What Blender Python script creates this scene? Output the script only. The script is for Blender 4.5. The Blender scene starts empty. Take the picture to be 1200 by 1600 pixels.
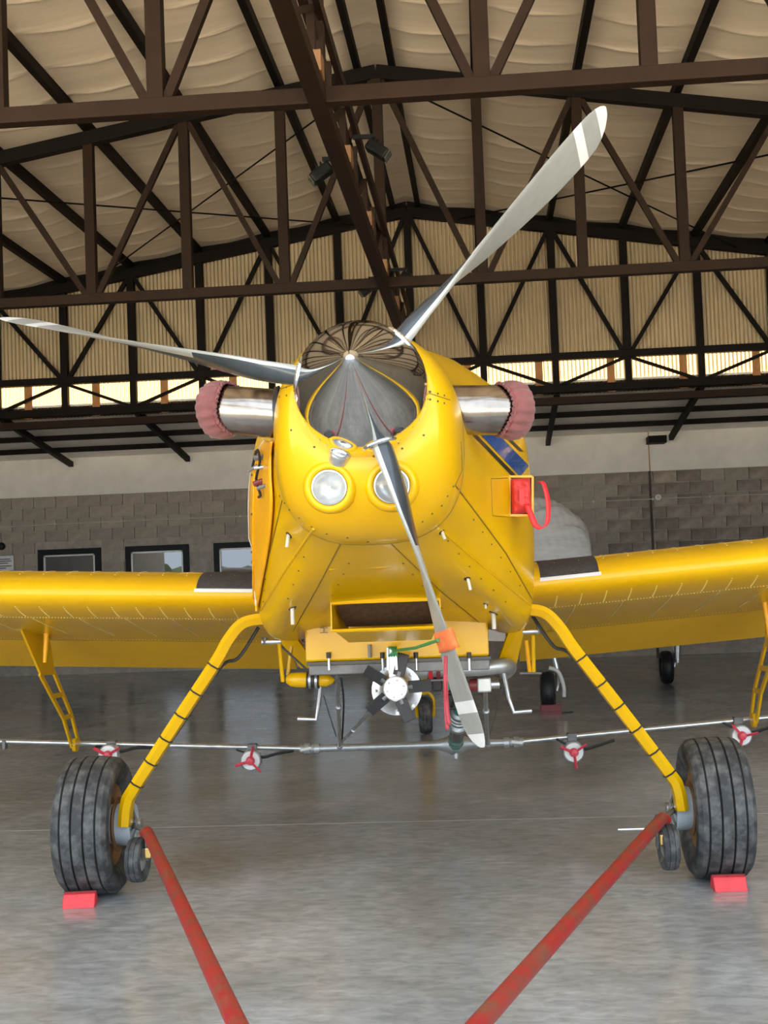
import bpy, math, random
from math import sin, cos, pi, sqrt, radians, exp, atan2
from mathutils import Vector, Matrix
from mathutils.bvhtree import BVHTree
random.seed(7)
scene = bpy.context.scene
col = scene.collection

# ------------------------------------------------------------------ camera
FPX, YAW, PITCH, ROLL = 2050.0, .0748, .0457, -.0375
CAM = Vector((0, 0, 1.585))
_f = Vector((-sin(YAW)*cos(PITCH), cos(YAW)*cos(PITCH), sin(PITCH)))
_r0 = Vector((cos(YAW), sin(YAW), 0)); _u0 = _r0.cross(_f)
_r = _r0*cos(ROLL) + _u0*sin(ROLL); _u = -_r0*sin(ROLL) + _u0*cos(ROLL)
cam = bpy.data.cameras.new('camera'); cam_o = bpy.data.objects.new('camera', cam)
col.objects.link(cam_o); scene.camera = cam_o
cam.sensor_fit = 'VERTICAL'; cam.sensor_height = 36; cam.lens = FPX/1600*36
cam.clip_start = .05; cam.clip_end = 2000
cam_o.matrix_world = Matrix(((_r.x, _u.x, -_f.x, CAM.x), (_r.y, _u.y, -_f.y, CAM.y), (_r.z, _u.z, -_f.z, CAM.z), (0, 0, 0, 1)))

# ------------------------------------------------------------------ sky, sun, exposure
world = bpy.data.worlds.new('sky'); scene.world = world; world.use_nodes = True
bg = world.node_tree.nodes['Background']
bg.inputs['Color'].default_value = (.74, .87, 1.0, 1); bg.inputs['Strength'].default_value = .95
sun = bpy.data.lights.new('sun', 'SUN'); sun_o = bpy.data.objects.new('sun', sun); col.objects.link(sun_o)
sun.energy = 15; sun.angle = radians(3); sun.color = (1.0, .88, .70)
sun_o.rotation_euler = Vector((.25, -.62, -.74)).to_track_quat('-Z', 'Y').to_euler()
scene.view_settings.view_transform = 'Standard'; scene.view_settings.look = 'None'
scene.view_settings.gamma = 1; scene.view_settings.use_curve_mapping = False
scene.view_settings.exposure = 1.88
scene.cycles.use_denoising = True
scene.cycles.max_bounces = 14; scene.cycles.diffuse_bounces = 8; scene.cycles.glossy_bounces = 6

# ------------------------------------------------------------------ pixel measurements -> real points
def ray(px, py): return _r*((px-600)/FPX) - _u*((py-800)/FPX) + _f
def W(px, py, Y):                                    # world point on the plane y = Y
    d = ray(px, py); return CAM + d*(Y/d.y)
AC_O = Vector((-.472, 6.70, 0)); AC_YAW = radians(1.55)
_cx = Vector((cos(AC_YAW), sin(AC_YAW), 0)); _cy = Vector((-sin(AC_YAW), cos(AC_YAW), 0))
def A(px, py, y):                                    # airplane-frame point on its station y
    d = ray(px, py); t = (y-(CAM-AC_O).dot(_cy))/d.dot(_cy); q = CAM+d*t-AC_O
    return Vector((q.dot(_cx), q.dot(_cy), q.z))

# ------------------------------------------------------------------ materials
def mat(name, color, rough=.5, metal=0., noise=0., nscale=8., bump=0., bscale=40., coat=0., spec=.5, color2=None, rnd=0., rough_n=0., sheen=0., detail=5., stretch=None, thresh=(.35, .65)):
    m = bpy.data.materials.new(name); m.use_nodes = True; n = m.node_tree.nodes; l = m.node_tree.links
    b = n['Principled BSDF']; b.inputs['Base Color'].default_value = (*color, 1)
    b.inputs['Roughness'].default_value = rough; b.inputs['Metallic'].default_value = metal
    b.inputs['Specular IOR Level'].default_value = spec
    if coat: b.inputs['Coat Weight'].default_value = coat; b.inputs['Coat Roughness'].default_value = .05
    if sheen: b.inputs['Sheen Weight'].default_value = sheen
    tc = n.new('ShaderNodeTexCoord'); src = tc.outputs['Object']
    if stretch:
        mp = n.new('ShaderNodeMapping'); mp.inputs['Scale'].default_value = stretch; l.new(src, mp.inputs['Vector']); src = mp.outputs['Vector']
    out = None
    if noise or color2:
        t = n.new('ShaderNodeTexNoise'); t.inputs['Scale'].default_value = nscale; t.inputs['Detail'].default_value = detail; t.inputs['Roughness'].default_value = .6
        l.new(src, t.inputs['Vector'])
        r = n.new('ShaderNodeValToRGB'); c2 = color2 or tuple(min(1, c*(1+noise)) for c in color); c1 = color if color2 else tuple(c*(1-noise) for c in color)
        r.color_ramp.elements[0].color = (*c1, 1); r.color_ramp.elements[1].color = (*c2, 1)
        r.color_ramp.elements[0].position, r.color_ramp.elements[1].position = thresh
        l.new(t.outputs['Fac'], r.inputs['Fac']); out = r.outputs['Color']
        if rough_n:
            mr = n.new('ShaderNodeMapRange'); mr.inputs['To Min'].default_value = rough-rough_n; mr.inputs['To Max'].default_value = rough+rough_n
            l.new(t.outputs['Fac'], mr.inputs['Value']); l.new(mr.outputs['Result'], b.inputs['Roughness'])
    if rnd:
        oi = n.new('ShaderNodeObjectInfo'); mr = n.new('ShaderNodeMapRange')
        mr.inputs['To Min'].default_value = 1-rnd; mr.inputs['To Max'].default_value = 1+rnd
        l.new(oi.outputs['Random'], mr.inputs['Value'])
        mx = n.new('ShaderNodeMix'); mx.data_type = 'RGBA'; mx.blend_type = 'MULTIPLY'; mx.inputs['Factor'].default_value = 1
        if out: l.new(out, mx.inputs['A'])
        else: mx.inputs['A'].default_value = (*color, 1)
        cb = n.new('ShaderNodeCombineColor')
        for s in ('Red', 'Green', 'Blue'): l.new(mr.outputs['Result'], cb.inputs[s])
        l.new(cb.outputs['Color'], mx.inputs['B']); out = mx.outputs['Result']
    if out: l.new(out, b.inputs['Base Color'])
    if bump:
        t2 = n.new('ShaderNodeTexNoise'); t2.inputs['Scale'].default_value = bscale; t2.inputs['Detail'].default_value = 4
        l.new(src, t2.inputs['Vector'])
        bp = n.new('ShaderNodeBump'); bp.inputs['Strength'].default_value = bump; bp.inputs['Distance'].default_value = .01
        l.new(t2.outputs['Fac'], bp.inputs['Height']); l.new(bp.outputs['Normal'], b.inputs['Normal'])
    return m
M = dict(
    yellow=mat('yellow_paint', (.70, .40, .001), .25, spec=.28, coat=.16, noise=.03, nscale=3),
    orange=mat('zinc_orange_paint', (.85, .40, .004), .35, noise=.06, nscale=4),
    chrome=mat('polished_aluminium', (.80, .81, .82), .07, 1, noise=.04, nscale=5, stretch=(1, 8, 1)),
    mirror=mat('lamp_mirror', (.95, .95, .95), .05, 1),
    steel=mat('exhaust_steel', (.34, .29, .25), .18, 1, noise=.30, nscale=5, bump=.12, bscale=14, rough_n=.08),
    bare=mat('bare_aluminium', (.62, .64, .66), .33, .9, noise=.12, nscale=14),
    pipe=mat('grey_pipe', (.48, .50, .51), .38, .6, noise=.12, nscale=12),
    darkgrey=mat('dark_grey_metal', (.16, .16, .16), .45, .3, noise=.2, nscale=10),
    blade=mat('blade_grey_paint', (.46, .48, .46), .30, .3, noise=.05, nscale=20),
    bladeback=mat('blade_black_paint', (.05, .06, .07), .24, .2, noise=.12, nscale=10),
    white=mat('white_paint', (.80, .81, .80), .35, noise=.04, nscale=12),
    black=mat('black_rubber', (.018, .018, .02), .5, noise=.2, nscale=20),
    tyre=mat('tyre_rubber', (.035, .036, .038), .72, color2=(.14, .14, .135), nscale=16, detail=8, thresh=(.42, .72), bump=.25, bscale=90),
    groove=mat('tyre_groove', (.008, .008, .008), .9),
    walk=mat('walkway_grit', (.045, .04, .042), .85, noise=.3, nscale=60, bump=.3, bscale=300),
    blue=mat('blue_paint', (.006, .07, .30), .2, coat=.6),
    stripe=mat('black_stripe_paint', (.015, .015, .014), .3),
    red=mat('red_fabric', (.62, .035, .03), .6, noise=.15, nscale=25, bump=.3, bscale=45),
    ribbon=mat('red_ribbon', (.75, .02, .025), .5, noise=.1, nscale=20),
    pinkribbon=mat('faded_red_ribbon', (.36, .03, .045), .6, noise=.15, nscale=20),
    orangecloth=mat('orange_webbing', (.80, .18, .05), .7, noise=.12, nscale=40),
    green=mat('green_cord', (.06, .28, .07), .6, noise=.2, nscale=40),
    greenplastic=mat('green_plastic', (.02, .20, .13), .4),
    maroon=mat('maroon_paint', (.20, .03, .03), .4, noise=.2, nscale=12),
    pinkcover=mat('dusty_pink_fabric', (.20, .068, .068), .85, noise=.15, nscale=12, bump=.25, bscale=60, sheen=.2),
    towred=mat('worn_red_paint', (.36, .022, .02), .5, color2=(.20, .075, .045), nscale=9, detail=10, thresh=(.44, .70), bump=.15, bscale=40),
    chock=mat('chock_red_paint', (.78, .05, .06), .5, noise=.12, nscale=20),
    pink=mat('pink_plastic', (.75, .06, .10), .4),
    mesh=mat('cooler_screen', (.10, .062, .035), .6, .4, noise=.3, nscale=40, bump=.8, bscale=260),
    screw=mat('screw_metal', (.13, .10, .05), .4, .6),
    rivet=mat('pale_rivet', (.90, .72, .22), .3, coat=.3),
    seam=mat('panel_seam', (.22, .13, .003), .6),
    brown=mat('brown_steel', (.022, .011, .0055), .6, noise=.14, nscale=6, spec=.16),
    blacksteel=mat('purlin_steel', (.007, .005, .004), .6, noise=.15, nscale=6, spec=.12),
    rust=mat('rusty_primer', (.24, .12, .045), .6, noise=.25, nscale=8),
    ceiling=mat('insulation_fabric', (.90, .76, .57), .85, noise=.05, nscale=1.2, bump=.2, bscale=8, stretch=(1, 5, 1)),
    gable=mat('corrugated_sheet', (.60, .50, .325), .6, noise=.05, nscale=2, spec=.15),
    post=mat('timber_post', (.45, .20, .06), .6, noise=.2, nscale=8, stretch=(6, 6, 1)),
    panel=mat('leanto_sheet', (.92, .90, .87), .6, noise=.05, nscale=2),
    plaster=mat('white_plaster', (.84, .81, .75), .85, noise=.06, nscale=2.5, bump=.1, bscale=30),
    block=mat('concrete_block', (.38, .335, .28), .92, noise=.14, nscale=7, bump=.5, bscale=45, rnd=.10),
    blockdirty=mat('stained_block', (.19, .155, .125), .92, color2=(.42, .36, .30), nscale=4, detail=8, bump=.6, bscale=40, rnd=.25),
    mortar=mat('mortar', (.42, .38, .33), .95, noise=.15, nscale=9, bump=.4, bscale=60),
    mortardark=mat('stained_mortar', (.07, .055, .045), .95, noise=.3, nscale=6),
    winframe=mat('dark_window_frame', (.008, .010, .012), .5, spec=.2),
    alframe=mat('white_sash', (.62, .63, .63), .4, .2),
    sidewall=mat('side_wall_sheet', (.36, .33, .28), .6, noise=.08, nscale=2),
    apron=mat('apron_concrete', (.62, .57, .49), .9, noise=.1, nscale=.5),
    leaf=mat('foliage', (.022, .036, .016), .9, noise=.4, nscale=1.5),
    tarp=mat('grey_tarp', (.66, .67, .67), .55, noise=.08, nscale=6, bump=.4, bscale=9, stretch=(1, 1, 4)),
    lamp=mat('lamp_body_black', (.010, .010, .009), .45, spec=.2),
    lampglass=mat('lamp_glass', (.10, .11, .09), .1, .3),
    lead=mat('cream_paint', (.55, .53, .48), .4),
    discpaint=mat('pale_blue_grey_paint', (.50, .57, .62), .4, noise=.08, nscale=14),
    joint=mat('floor_joint_filler', (.52, .51, .48), .6),
    reflector=mat('lamp_reflector', (.92, .95, .97), .28, .55),
    brass=mat('brass', (.55, .38, .12), .35, .9),
)
def floor_material():
    m = bpy.data.materials.new('polished_concrete'); m.use_nodes = True; n = m.node_tree.nodes; l = m.node_tree.links
    b = n['Principled BSDF']; tc = n.new('ShaderNodeTexCoord')
    def noise(scale, detail, st=None, dist=0.):
        t = n.new('ShaderNodeTexNoise'); t.inputs['Scale'].default_value = scale; t.inputs['Detail'].default_value = detail
        t.inputs['Roughness'].default_value = .62; t.inputs['Distortion'].default_value = dist
        if st:
            mp = n.new('ShaderNodeMapping'); mp.inputs['Scale'].default_value = st; mp.inputs['Rotation'].default_value = (0, 0, .25)
            l.new(tc.outputs['Object'], mp.inputs['Vector']); l.new(mp.outputs['Vector'], t.inputs['Vector'])
        else: l.new(tc.outputs['Object'], t.inputs['Vector'])
        return t
    def ramp(src, p0, c0, p1, c1):
        r = n.new('ShaderNodeValToRGB'); r.color_ramp.elements[0].position = p0; r.color_ramp.elements[1].position = p1
        r.color_ramp.elements[0].color = (*c0, 1); r.color_ramp.elements[1].color = (*c1, 1); l.new(src, r.inputs['Fac']); return r
    t1 = noise(.9, 9, dist=.6); t2 = noise(1.7, 12, dist=.15); t3 = noise(9, 12, (1, 2, 1), .5)
    r1 = ramp(t1.outputs['Fac'], .33, (.325, .338, .348), .70, (.455, .483, .505))
    r2 = ramp(t2.outputs['Fac'], .30, (.80, .78, .75), .70, (1.10, 1.10, 1.10))
    r3 = ramp(t3.outputs['Fac'], .34, (.76, .75, .735), .66, (1.14, 1.14, 1.14))
    def mul(a, c):
        x = n.new('ShaderNodeMix'); x.data_type = 'RGBA'; x.blend_type = 'MULTIPLY'; x.inputs['Factor'].default_value = 1
        l.new(a, x.inputs['A']); l.new(c, x.inputs['B']); return x.outputs['Result']
    t4 = noise(1.1, 9, (1, 5, 1), .4); r4 = ramp(t4.outputs['Fac'], .60, (1, 1, 1), .74, (1.30, 1.30, 1.29))
    l.new(mul(mul(mul(r1.outputs['Color'], r2.outputs['Color']), r3.outputs['Color']), r4.outputs['Color']), b.inputs['Base Color'])
    b.inputs['Specular IOR Level'].default_value = .6
    mr = n.new('ShaderNodeMapRange'); mr.inputs['To Min'].default_value = .10; mr.inputs['To Max'].default_value = .27
    l.new(t2.outputs['Fac'], mr.inputs['Value']); l.new(mr.outputs['Result'], b.inputs['Roughness'])
    bp = n.new('ShaderNodeBump'); bp.inputs['Strength'].default_value = .03; bp.inputs['Distance'].default_value = .01
    l.new(t3.outputs['Fac'], bp.inputs['Height']); l.new(bp.outputs['Normal'], b.inputs['Normal'])
    return m
M['floor'] = floor_material()
def translucent():
    m = bpy.data.materials.new('translucent_sheet'); m.use_nodes = True; n = m.node_tree.nodes; l = m.node_tree.links
    n.remove(n['Principled BSDF']); t = n.new('ShaderNodeBsdfTranslucent'); t.inputs['Color'].default_value = (.28, .19, .09, 1)
    l.new(t.outputs['BSDF'], n['Material Output'].inputs['Surface']); return m
M['translucent'] = translucent()
def glass(name, color, rough, ior, base=(0, 0, 0)):
    m = mat(name, base, rough); b = m.node_tree.nodes['Principled BSDF']; b.inputs['IOR'].default_value = ior
    return m
M['pane'] = glass('dark_reflecting_glass', None, .01, 2.15, (.006, .007, .008))
def clear():
    m = bpy.data.materials.new('lens_glass'); m.use_nodes = True; b = m.node_tree.nodes['Principled BSDF']
    b.inputs['Transmission Weight'].default_value = 1; b.inputs['Roughness'].default_value = .02; b.inputs['IOR'].default_value = 1.3; return m
M['lens'] = clear()

# ------------------------------------------------------------------ mesh building
class MB:
    def __init__(s): s.v = []; s.f = []; s.m = []
    def add(s, v, f, mi=0):
        o = len(s.v); s.v += [tuple(p) for p in v]; s.f += [tuple(i+o for i in q) for q in f]; s.m += [mi]*len(f); return s
    def box(s, x0, x1, y0, y1, z0, z1, mi=0):
        return s.add([(x0, y0, z0), (x1, y0, z0), (x1, y1, z0), (x0, y1, z0), (x0, y0, z1), (x1, y0, z1), (x1, y1, z1), (x0, y1, z1)],
                     [(0, 3, 2, 1), (4, 5, 6, 7), (0, 1, 5, 4), (1, 2, 6, 5), (2, 3, 7, 6), (3, 0, 4, 7)], mi)
    def bar(s, p, q, w, h, side=(0, 1, 0), mi=0):             # rectangular bar: w along side, h across it
        p, q = Vector(p), Vector(q); d = (q-p).normalized(); a = Vector(side); a = (a-d*a.dot(d)).normalized(); b = d.cross(a)
        v = [e+a*(sx*w/2)+b*(sz*h/2) for e in (p, q) for sx, sz in ((-1, -1), (1, -1), (1, 1), (-1, 1))]
        return s.add(v, [(0, 1, 2, 3), (7, 6, 5, 4), (0, 4, 5, 1), (1, 5, 6, 2), (2, 6, 7, 3), (3, 7, 4, 0)], mi)
    def tube(s, pts, r, n=10, cap=True, mi=0):
        pts = [Vector(p) for p in pts]; rr = r if isinstance(r, (list, tuple)) else [r]*len(pts); o = len(s.v); prev = None; v = []
        for i, p in enumerate(pts):
            d = (pts[min(i+1, len(pts)-1)]-pts[max(i-1, 0)]).normalized()
            if prev is None: a = d.orthogonal().normalized()
            else: a = (prev-d*prev.dot(d)).normalized()
            prev = a; b = d.cross(a)
            v += [p+(a*cos(2*pi*k/n)+b*sin(2*pi*k/n))*rr[i] for k in range(n)]
        f = [(i*n+k, i*n+(k+1) % n, (i+1)*n+(k+1) % n, (i+1)*n+k) for i in range(len(pts)-1) for k in range(n)]
        if cap: f += [tuple(range(n-1, -1, -1)), tuple((len(pts)-1)*n+k for k in range(n))]
        return s.add(v, f, mi)
    def lathe(s, o, axis, prof, n=24, mi=0, rip=None):          # prof: (distance along axis, radius)
        o = Vector(o); ax = Vector(axis).normalized(); a = ax.orthogonal().normalized(); b = ax.cross(a); v = []
        for j, (t, r) in enumerate(prof):
            for k in range(n):
                th = 2*pi*k/n; dr, dt = rip(j, th) if rip else (0, 0)
                v.append(o+ax*(t+dt)+(a*cos(th)+b*sin(th))*(max(r, 1e-5)+dr))
        f = [(i*n+k, i*n+(k+1) % n, (i+1)*n+(k+1) % n, (i+1)*n+k) for i in range(len(prof)-1) for k in range(n)]
        return s.add(v, f, mi)
    def grid(s, G, closed=False, mi=0, flip=False):
        n = len(G[0]); v = [p for r in G for p in r]; f = []
        for i in range(len(G)-1):
            for k in range(n if closed else n-1):
                q = (i*n+k, i*n+(k+1) % n, (i+1)*n+(k+1) % n, (i+1)*n+k); f.append(q[::-1] if flip else q)
        return s.add(v, f, mi)
    def sphere(s, c, r, n=10, mi=0, sq=(1, 1, 1)):
        c = Vector(c); v = []; m = n//2+1
        for i in range(m+1):
            for k in range(n): v.append(c+Vector((sq[0]*r*sin(pi*i/m)*cos(2*pi*k/n), sq[1]*r*sin(pi*i/m)*sin(2*pi*k/n), sq[2]*r*cos(pi*i/m))))
        return s.add(v, [(i*n+k, (i+1)*n+k, (i+1)*n+(k+1) % n, i*n+(k+1) % n) for i in range(m) for k in range(n)], mi)
    def mesh(s, name, mats):
        me = bpy.data.meshes.new(name); me.from_pydata(s.v, [], s.f)
        for m in (mats if isinstance(mats, (list, tuple)) else [mats]): me.materials.append(M[m])
        if any(s.m): me.polygons.foreach_set('material_index', s.m)
        me.update(); return me
    def build(s, name, mats, parent=None, smooth=35, solid=0, bevel=0, fix=True):
        me = s.mesh(name, mats)
        if fix:
            import bmesh
            bm = bmesh.new(); bm.from_mesh(me); bmesh.ops.remove_doubles(bm, verts=bm.verts, dist=1e-5)
            bmesh.ops.recalc_face_normals(bm, faces=bm.faces); bm.to_mesh(me); bm.free()
        if smooth:
            me.polygons.foreach_set('use_smooth', [True]*len(me.polygons)); me.set_sharp_from_angle(angle=radians(smooth))
        o = bpy.data.objects.new(name, me); col.objects.link(o); o.parent = parent
        if solid: md = o.modifiers.new('thickness', 'SOLIDIFY'); md.thickness = solid; md.offset = 0
        if bevel: md = o.modifiers.new('bevel', 'BEVEL'); md.width = bevel; md.segments = 2; md.limit_method = 'ANGLE'
        return o
def tag(o, label=None, cat=None, group=None, kind=None):
    if label: o['label'] = label
    if cat: o['category'] = cat
    if group: o['group'] = group
    if kind: o['kind'] = kind
    return o
def empty(name, loc=(0, 0, 0), rz=0.):
    o = bpy.data.objects.new(name, None); col.objects.link(o); o.location = loc; o.rotation_euler.z = rz; o.empty_display_size = .2; return o
def share(name, me, parent, loc=(0, 0, 0), rot=None, scale=None):
    o = bpy.data.objects.new(name, me); col.objects.link(o); o.parent = parent; o.location = loc
    if rot: o.rotation_euler = rot
    if scale: o.scale = scale
    return o
def stuff(o): o['kind'] = 'stuff'; return o
def struct(o, label=None): o['kind'] = 'structure'; return tag(o, label)
def catmull(P, t):                                             # P list of tuples/Vectors, t in 0..len-1
    n = len(P); i = min(int(t), n-2); u = t-i
    p0, p1, p2, p3 = (Vector(P[max(0, min(n-1, j))]) for j in (i-1, i, i+1, i+2))
    return .5*((2*p1)+(p2-p0)*u+(2*p0-5*p1+4*p2-p3)*u*u+(-p0+3*p1-3*p2+p3)*u**3)
def smooth_path(P, n): return [catmull(P, (len(P)-1)*k/(n-1)) for k in range(n)]

# ================================================================== THE HANGAR
XR, SX, ZB, ZT, SLOPE = -.933, 1.04, 4.61, 6.86, .165           # ridge x, node spacing, chord axis heights, roof slope
TY = [-2.76, 2.75, 8.16, 13.62, 19.08]
XL, XRT, YF, YB = XR-9.75, XR+9.75, 2.25, 22.62
def ztop(x): return ZT-SLOPE*abs(x-XR)

m = MB(); m.add([(XL, YF, 0), (XRT, YF, 0), (XRT, 23.2, 0), (XL, 23.2, 0), (XL, YF, -.2), (XRT, YF, -.2), (XRT, 23.2, -.2), (XL, 23.2, -.2)],
                [(0, 1, 2, 3), (7, 6, 5, 4), (0, 4, 5, 1), (1, 5, 6, 2), (2, 6, 7, 3), (3, 7, 4, 0)])
struct(m.build('floor', 'floor', smooth=0), 'polished grey concrete hangar floor with stains and tyre marks')
m = MB(); m.box(-160, 160, -220, YF, -.25, -.02)
struct(m.build('ground', 'apron', smooth=0), 'pale concrete apron outside the open hangar front')

MB().box(-9, 7.5, 8.375, 8.383, -.001, .0008).build('floor_joint', 'joint', bpy.data.objects['floor'], 0)
# ceiling: insulation fabric with sags and seams
rows = []; ny = 1000; seams = []
y = YF-.2
while y < 19.6: seams.append((y, random.uniform(.012, .035), random.uniform(0, 6), random.uniform(.02, .07))); y += random.uniform(.45, .75)
xs = [XL+(XRT-XL)*i/96 for i in range(97)]
for j in range(ny+1):
    y = YF-.2+(19.55-(YF-.2))*j/ny; r = []
    near = [s for s in seams if abs(s[0]-y) < .5]
    for x in xs:
        fr = ((x-XR)/SX) % 1.0; sag = .030*sin(pi*fr)**2
        z = ztop(x)+.19-sag
        for (ys, h, ph, am) in near:
            d = y-ys-am*sin((x-XR)*1.4+ph)-.10*sin(pi*fr)
            z -= (h*.8*exp(-abs(d)/.022)+.3*h*exp(-abs(d)/.10))*(.35+.65*sin(pi*fr))
        r.append((x, y, z))
    rows.append(r)
m = MB(); m.grid(rows); ceil = struct(m.build('ceiling', 'ceiling', smooth=60, fix=False), 'tan insulation fabric ceiling with sagging seams above the roof trusses')
m = MB(); z = ztop
m.add([(XL, YF-.2, z(XL)+.3), (XR, YF-.2, z(XR)+.3), (XR, 19.6, z(XR)+.3), (XL, 19.6, z(XL)+.3), (XRT, YF-.2, z(XRT)+.3), (XRT, 19.6, z(XRT)+.3)], [(0, 1, 2, 3), (1, 4, 5, 2)])
m.build('roof_sheet', 'sidewall', ceil, smooth=0)
for k in list(range(-9, 0))+list(range(1, 10)):
    x = XR+k*SX+(.0)
    m = MB(); m.bar((x, YF, ztop(x)+.125), (x, 19.4, ztop(x)+.125), .075, .11, (1, 0, 0)); m.build('purlin', 'blacksteel', ceil, smooth=0)
for dx in (-.20, .17):
    x = XR+dx; m = MB(); m.bar((x, YF, ztop(x)+.125), (x, 19.4, ztop(x)+.125), .065, .11, (1, 0, 0)); m.build('purlin', 'blacksteel', ceil, smooth=0)
for s in (-1, 1):
    for (ka, ya, kb, yb) in ((0, 3, 4.6, 4), (5.2, 3, .7, 4)):
        p = Vector((XR+s*ka*SX, TY[ya], 0)); q = Vector((XR+s*kb*SX, TY[yb], 0)); p.z = ztop(p.x)-.03; q.z = ztop(q.x)-.03
        MB().tube([p, q], .011, 6).build('brace_rod', 'blacksteel', ceil)

# roof trusses
def truss(i):
    Y = TY[i]; far = i == 4
    names = ['tan steel roof truss over the open hangar front', 'brown steel roof truss overhead just in front of the airplane',
             'nearest brown steel truss in view, its chord crossing above the propeller tip',
             'middle brown steel truss crossing behind the propeller, under the ridge', 'farthest brown steel truss, darkened in colour for the dimmer light, against the corrugated gable sheets']
    t = tag(empty('roof_truss', (XR, Y, ZB)), names[i], 'roof truss', 'roof trusses')
    mt = 'blacksteel' if far else 'brown'  # far truss: weaker light there is put into a darker steel colour
    def L(x, z): return (x-XR, 0, z-ZB)
    K = 9; xa, xb = XR-K*SX-.2, XR+K*SX+.2
    MB().bar(L(xa, ZB), L(xb, ZB), .11, .105).build('bottom_chord', mt, t, 0, bevel=.006)
    for s in (-1, 1):
        MB().bar(L(XR, ZT), L(XR+s*(K*SX+.2), ztop(xb)), .12, .145).build('top_chord', 'blacksteel' if i > 2 else mt, t, 0, bevel=.006)
    for k in range(-K, K+1):
        x = XR+k*SX; MB().bar(L(x, ZB+.05), L(x, ztop(x)-.05), .10, .107).build('vertical_strut', mt, t, 0, bevel=.005)
    for k in range(-K, K+1):
        if k % 2:
            for s in (-1, 1):
                if abs(k+s) <= K:
                    x0, x1 = XR+k*SX+s*.07, XR+(k+s)*SX-s*.05
                    MB().bar(L(x0, ZB+.05), L(x1, ztop(x1)-.07), .06, .06).build('diagonal_brace', mt, t, 0)
    if far:                                                     # lattice girder under the bottom chord
        zl = 4.14
        MB().bar(L(xa, zl), L(xb, zl), .12, .11).build('lower_chord', mt, t, 0, bevel=.006)
        MB().bar((xa-XR, .16, 3.99-ZB), (xb-XR, .16, 3.99-ZB), .08, .10).build('eaves_beam', 'brown', t, 0)
        for k in range(-K, K+1):
            x = XR+k*SX; MB().bar(L(x, zl+.05), L(x, ZB-.05), .09, .095).build('lattice_post', mt, t, 0)
        for k in range(-K, K):
            x0, x1 = XR+k*SX, XR+(k+1)*SX
            z0, z1 = (ZB-.06, zl+.05) if k % 2 else (zl+.05, ZB-.06)
            MB().bar(L(x0+.05, z0), L(x1-.05, z1), .045, .045).build('lattice_brace', mt, t, 0)
    return t
for i in range(1, 5): truss(i)

# longitudinal ridge girder: two channels with a lattice between
g = tag(empty('ridge_girder', (XR, YF, ZB)), 'long brown lattice girder running under the roof ridge towards the gable', 'girder')
zt = .52; L = 16.75
MB().bar((0, .2, -.01), (0, L, -.01), .115, .10, (1, 0, 0)).build('bottom_chord', 'brown', g, 0, bevel=.006)
for s in (-1, 1):
    MB().bar((s*.045, .2, zt), (s*.045, L, zt), .04, .09, (1, 0, 0)).build('top_chord', 'brown', g, 0)
n = 18; st = (L-.4)/n
for k in range(n+1):
    MB().bar((0, .2+k*st, .04), (0, .2+k*st, zt-.04), .05, .05, (1, 0, 0)).build('lattice_post', 'brown', g, 0)
    if k % 2 == 0: MB().box(.01, .065, .2+k*st-.09, .2+k*st+.09, .04, .17).build('gusset_plate', 'rust', g, 0)
    if k < n:
        a, b = (.05, zt-.05) if k % 2 else (zt-.05, .05)
        MB().bar((0, .2+k*st, a), (0, .2+(k+1)*st, b), .04, .04, (1, 0, 0)).build('lattice_brace', 'brown', g, 0)

# gable sheets behind the last truss
per = .058; yg = TY[4]+.14; pts = []
nx = int((XRT-XL)/per)*8
for i in range(nx+1):
    x = XL+(XRT-XL)*i/nx; ph = (x/per) % 1.0
    d = .024 if ph < .50 else (.024-.048*(ph-.50)/.10 if ph < .60 else (-.024 if ph < .90 else -.024+.048*(ph-.90)/.10))
    pts.append((x, yg-d))
m = MB(); m.grid([[(x, yy, ZB-.04) for x, yy in pts], [(x, yy, ztop(x)+.20) for x, yy in pts]])
gable = struct(m.build('wall_gable', 'gable', smooth=0, fix=False), 'tan corrugated sheet filling the gable above the clerestory strip')
m = MB(); m.grid([[(x, yy+.02, 4.08) for x, yy in pts], [(x, yy+.02, ZB+.02) for x, yy in pts]])
m.build('clerestory_sheet', 'translucent', gable, smooth=0, fix=False)
for k in range(-9, 9):
    x = XR+k*SX+SX*(.42+(.0 if k < 0 else .35)); MB().box(x-.055, x+.055, yg-.05, yg-.017, 4.08, ZB).build('clerestory_post', 'post', gable, 0)

for sg in (-1, 1): MB().bar((XR, yg-.05, ZT+.12), (XR+sg*9.7, yg-.05, ZT+.12-SLOPE*9.7), .03, .15).build('gable_gap_filler', 'blacksteel', gable, 0)  # dark filler bar added to hide the pale sheet above the chord
# lean-to behind the gable
z0, z1, ya, yb = 4.16, 3.70, 19.2, 22.75
lt = struct(MB().add([(XL, ya, z0+.10), (XRT, ya, z0+.10), (XRT, yb, z1+.10), (XL, yb, z1+.10)], [(0, 3, 2, 1)]).build('ceiling_leanto', 'panel', smooth=0, solid=.03), 'pale sheet lean-to roof sloping down to the back wall')
def zl(y): return z0+(z1-z0)*(y-ya)/(yb-ya)
for y in (20.15, 20.95, 21.8):
    MB().bar((XL, y, zl(y)+.04), (XRT, y, zl(y)+.04), .07, .085).build('leanto_purlin', 'blacksteel', lt, 0)
for j in range(-4, 5):
    x = XR+.015+j*2*SX; MB().bar((x, ya, zl(ya)-.055), (x, 22.5, zl(22.5)-.055), .075, .09, (1, 0, 0)).build('rafter', 'blacksteel', lt, 0)
MB().box(2.83, 3.13, 22.2, 22.55, 3.58, 3.70).build('purlin_bracket', 'blacksteel', lt, 0)

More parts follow.
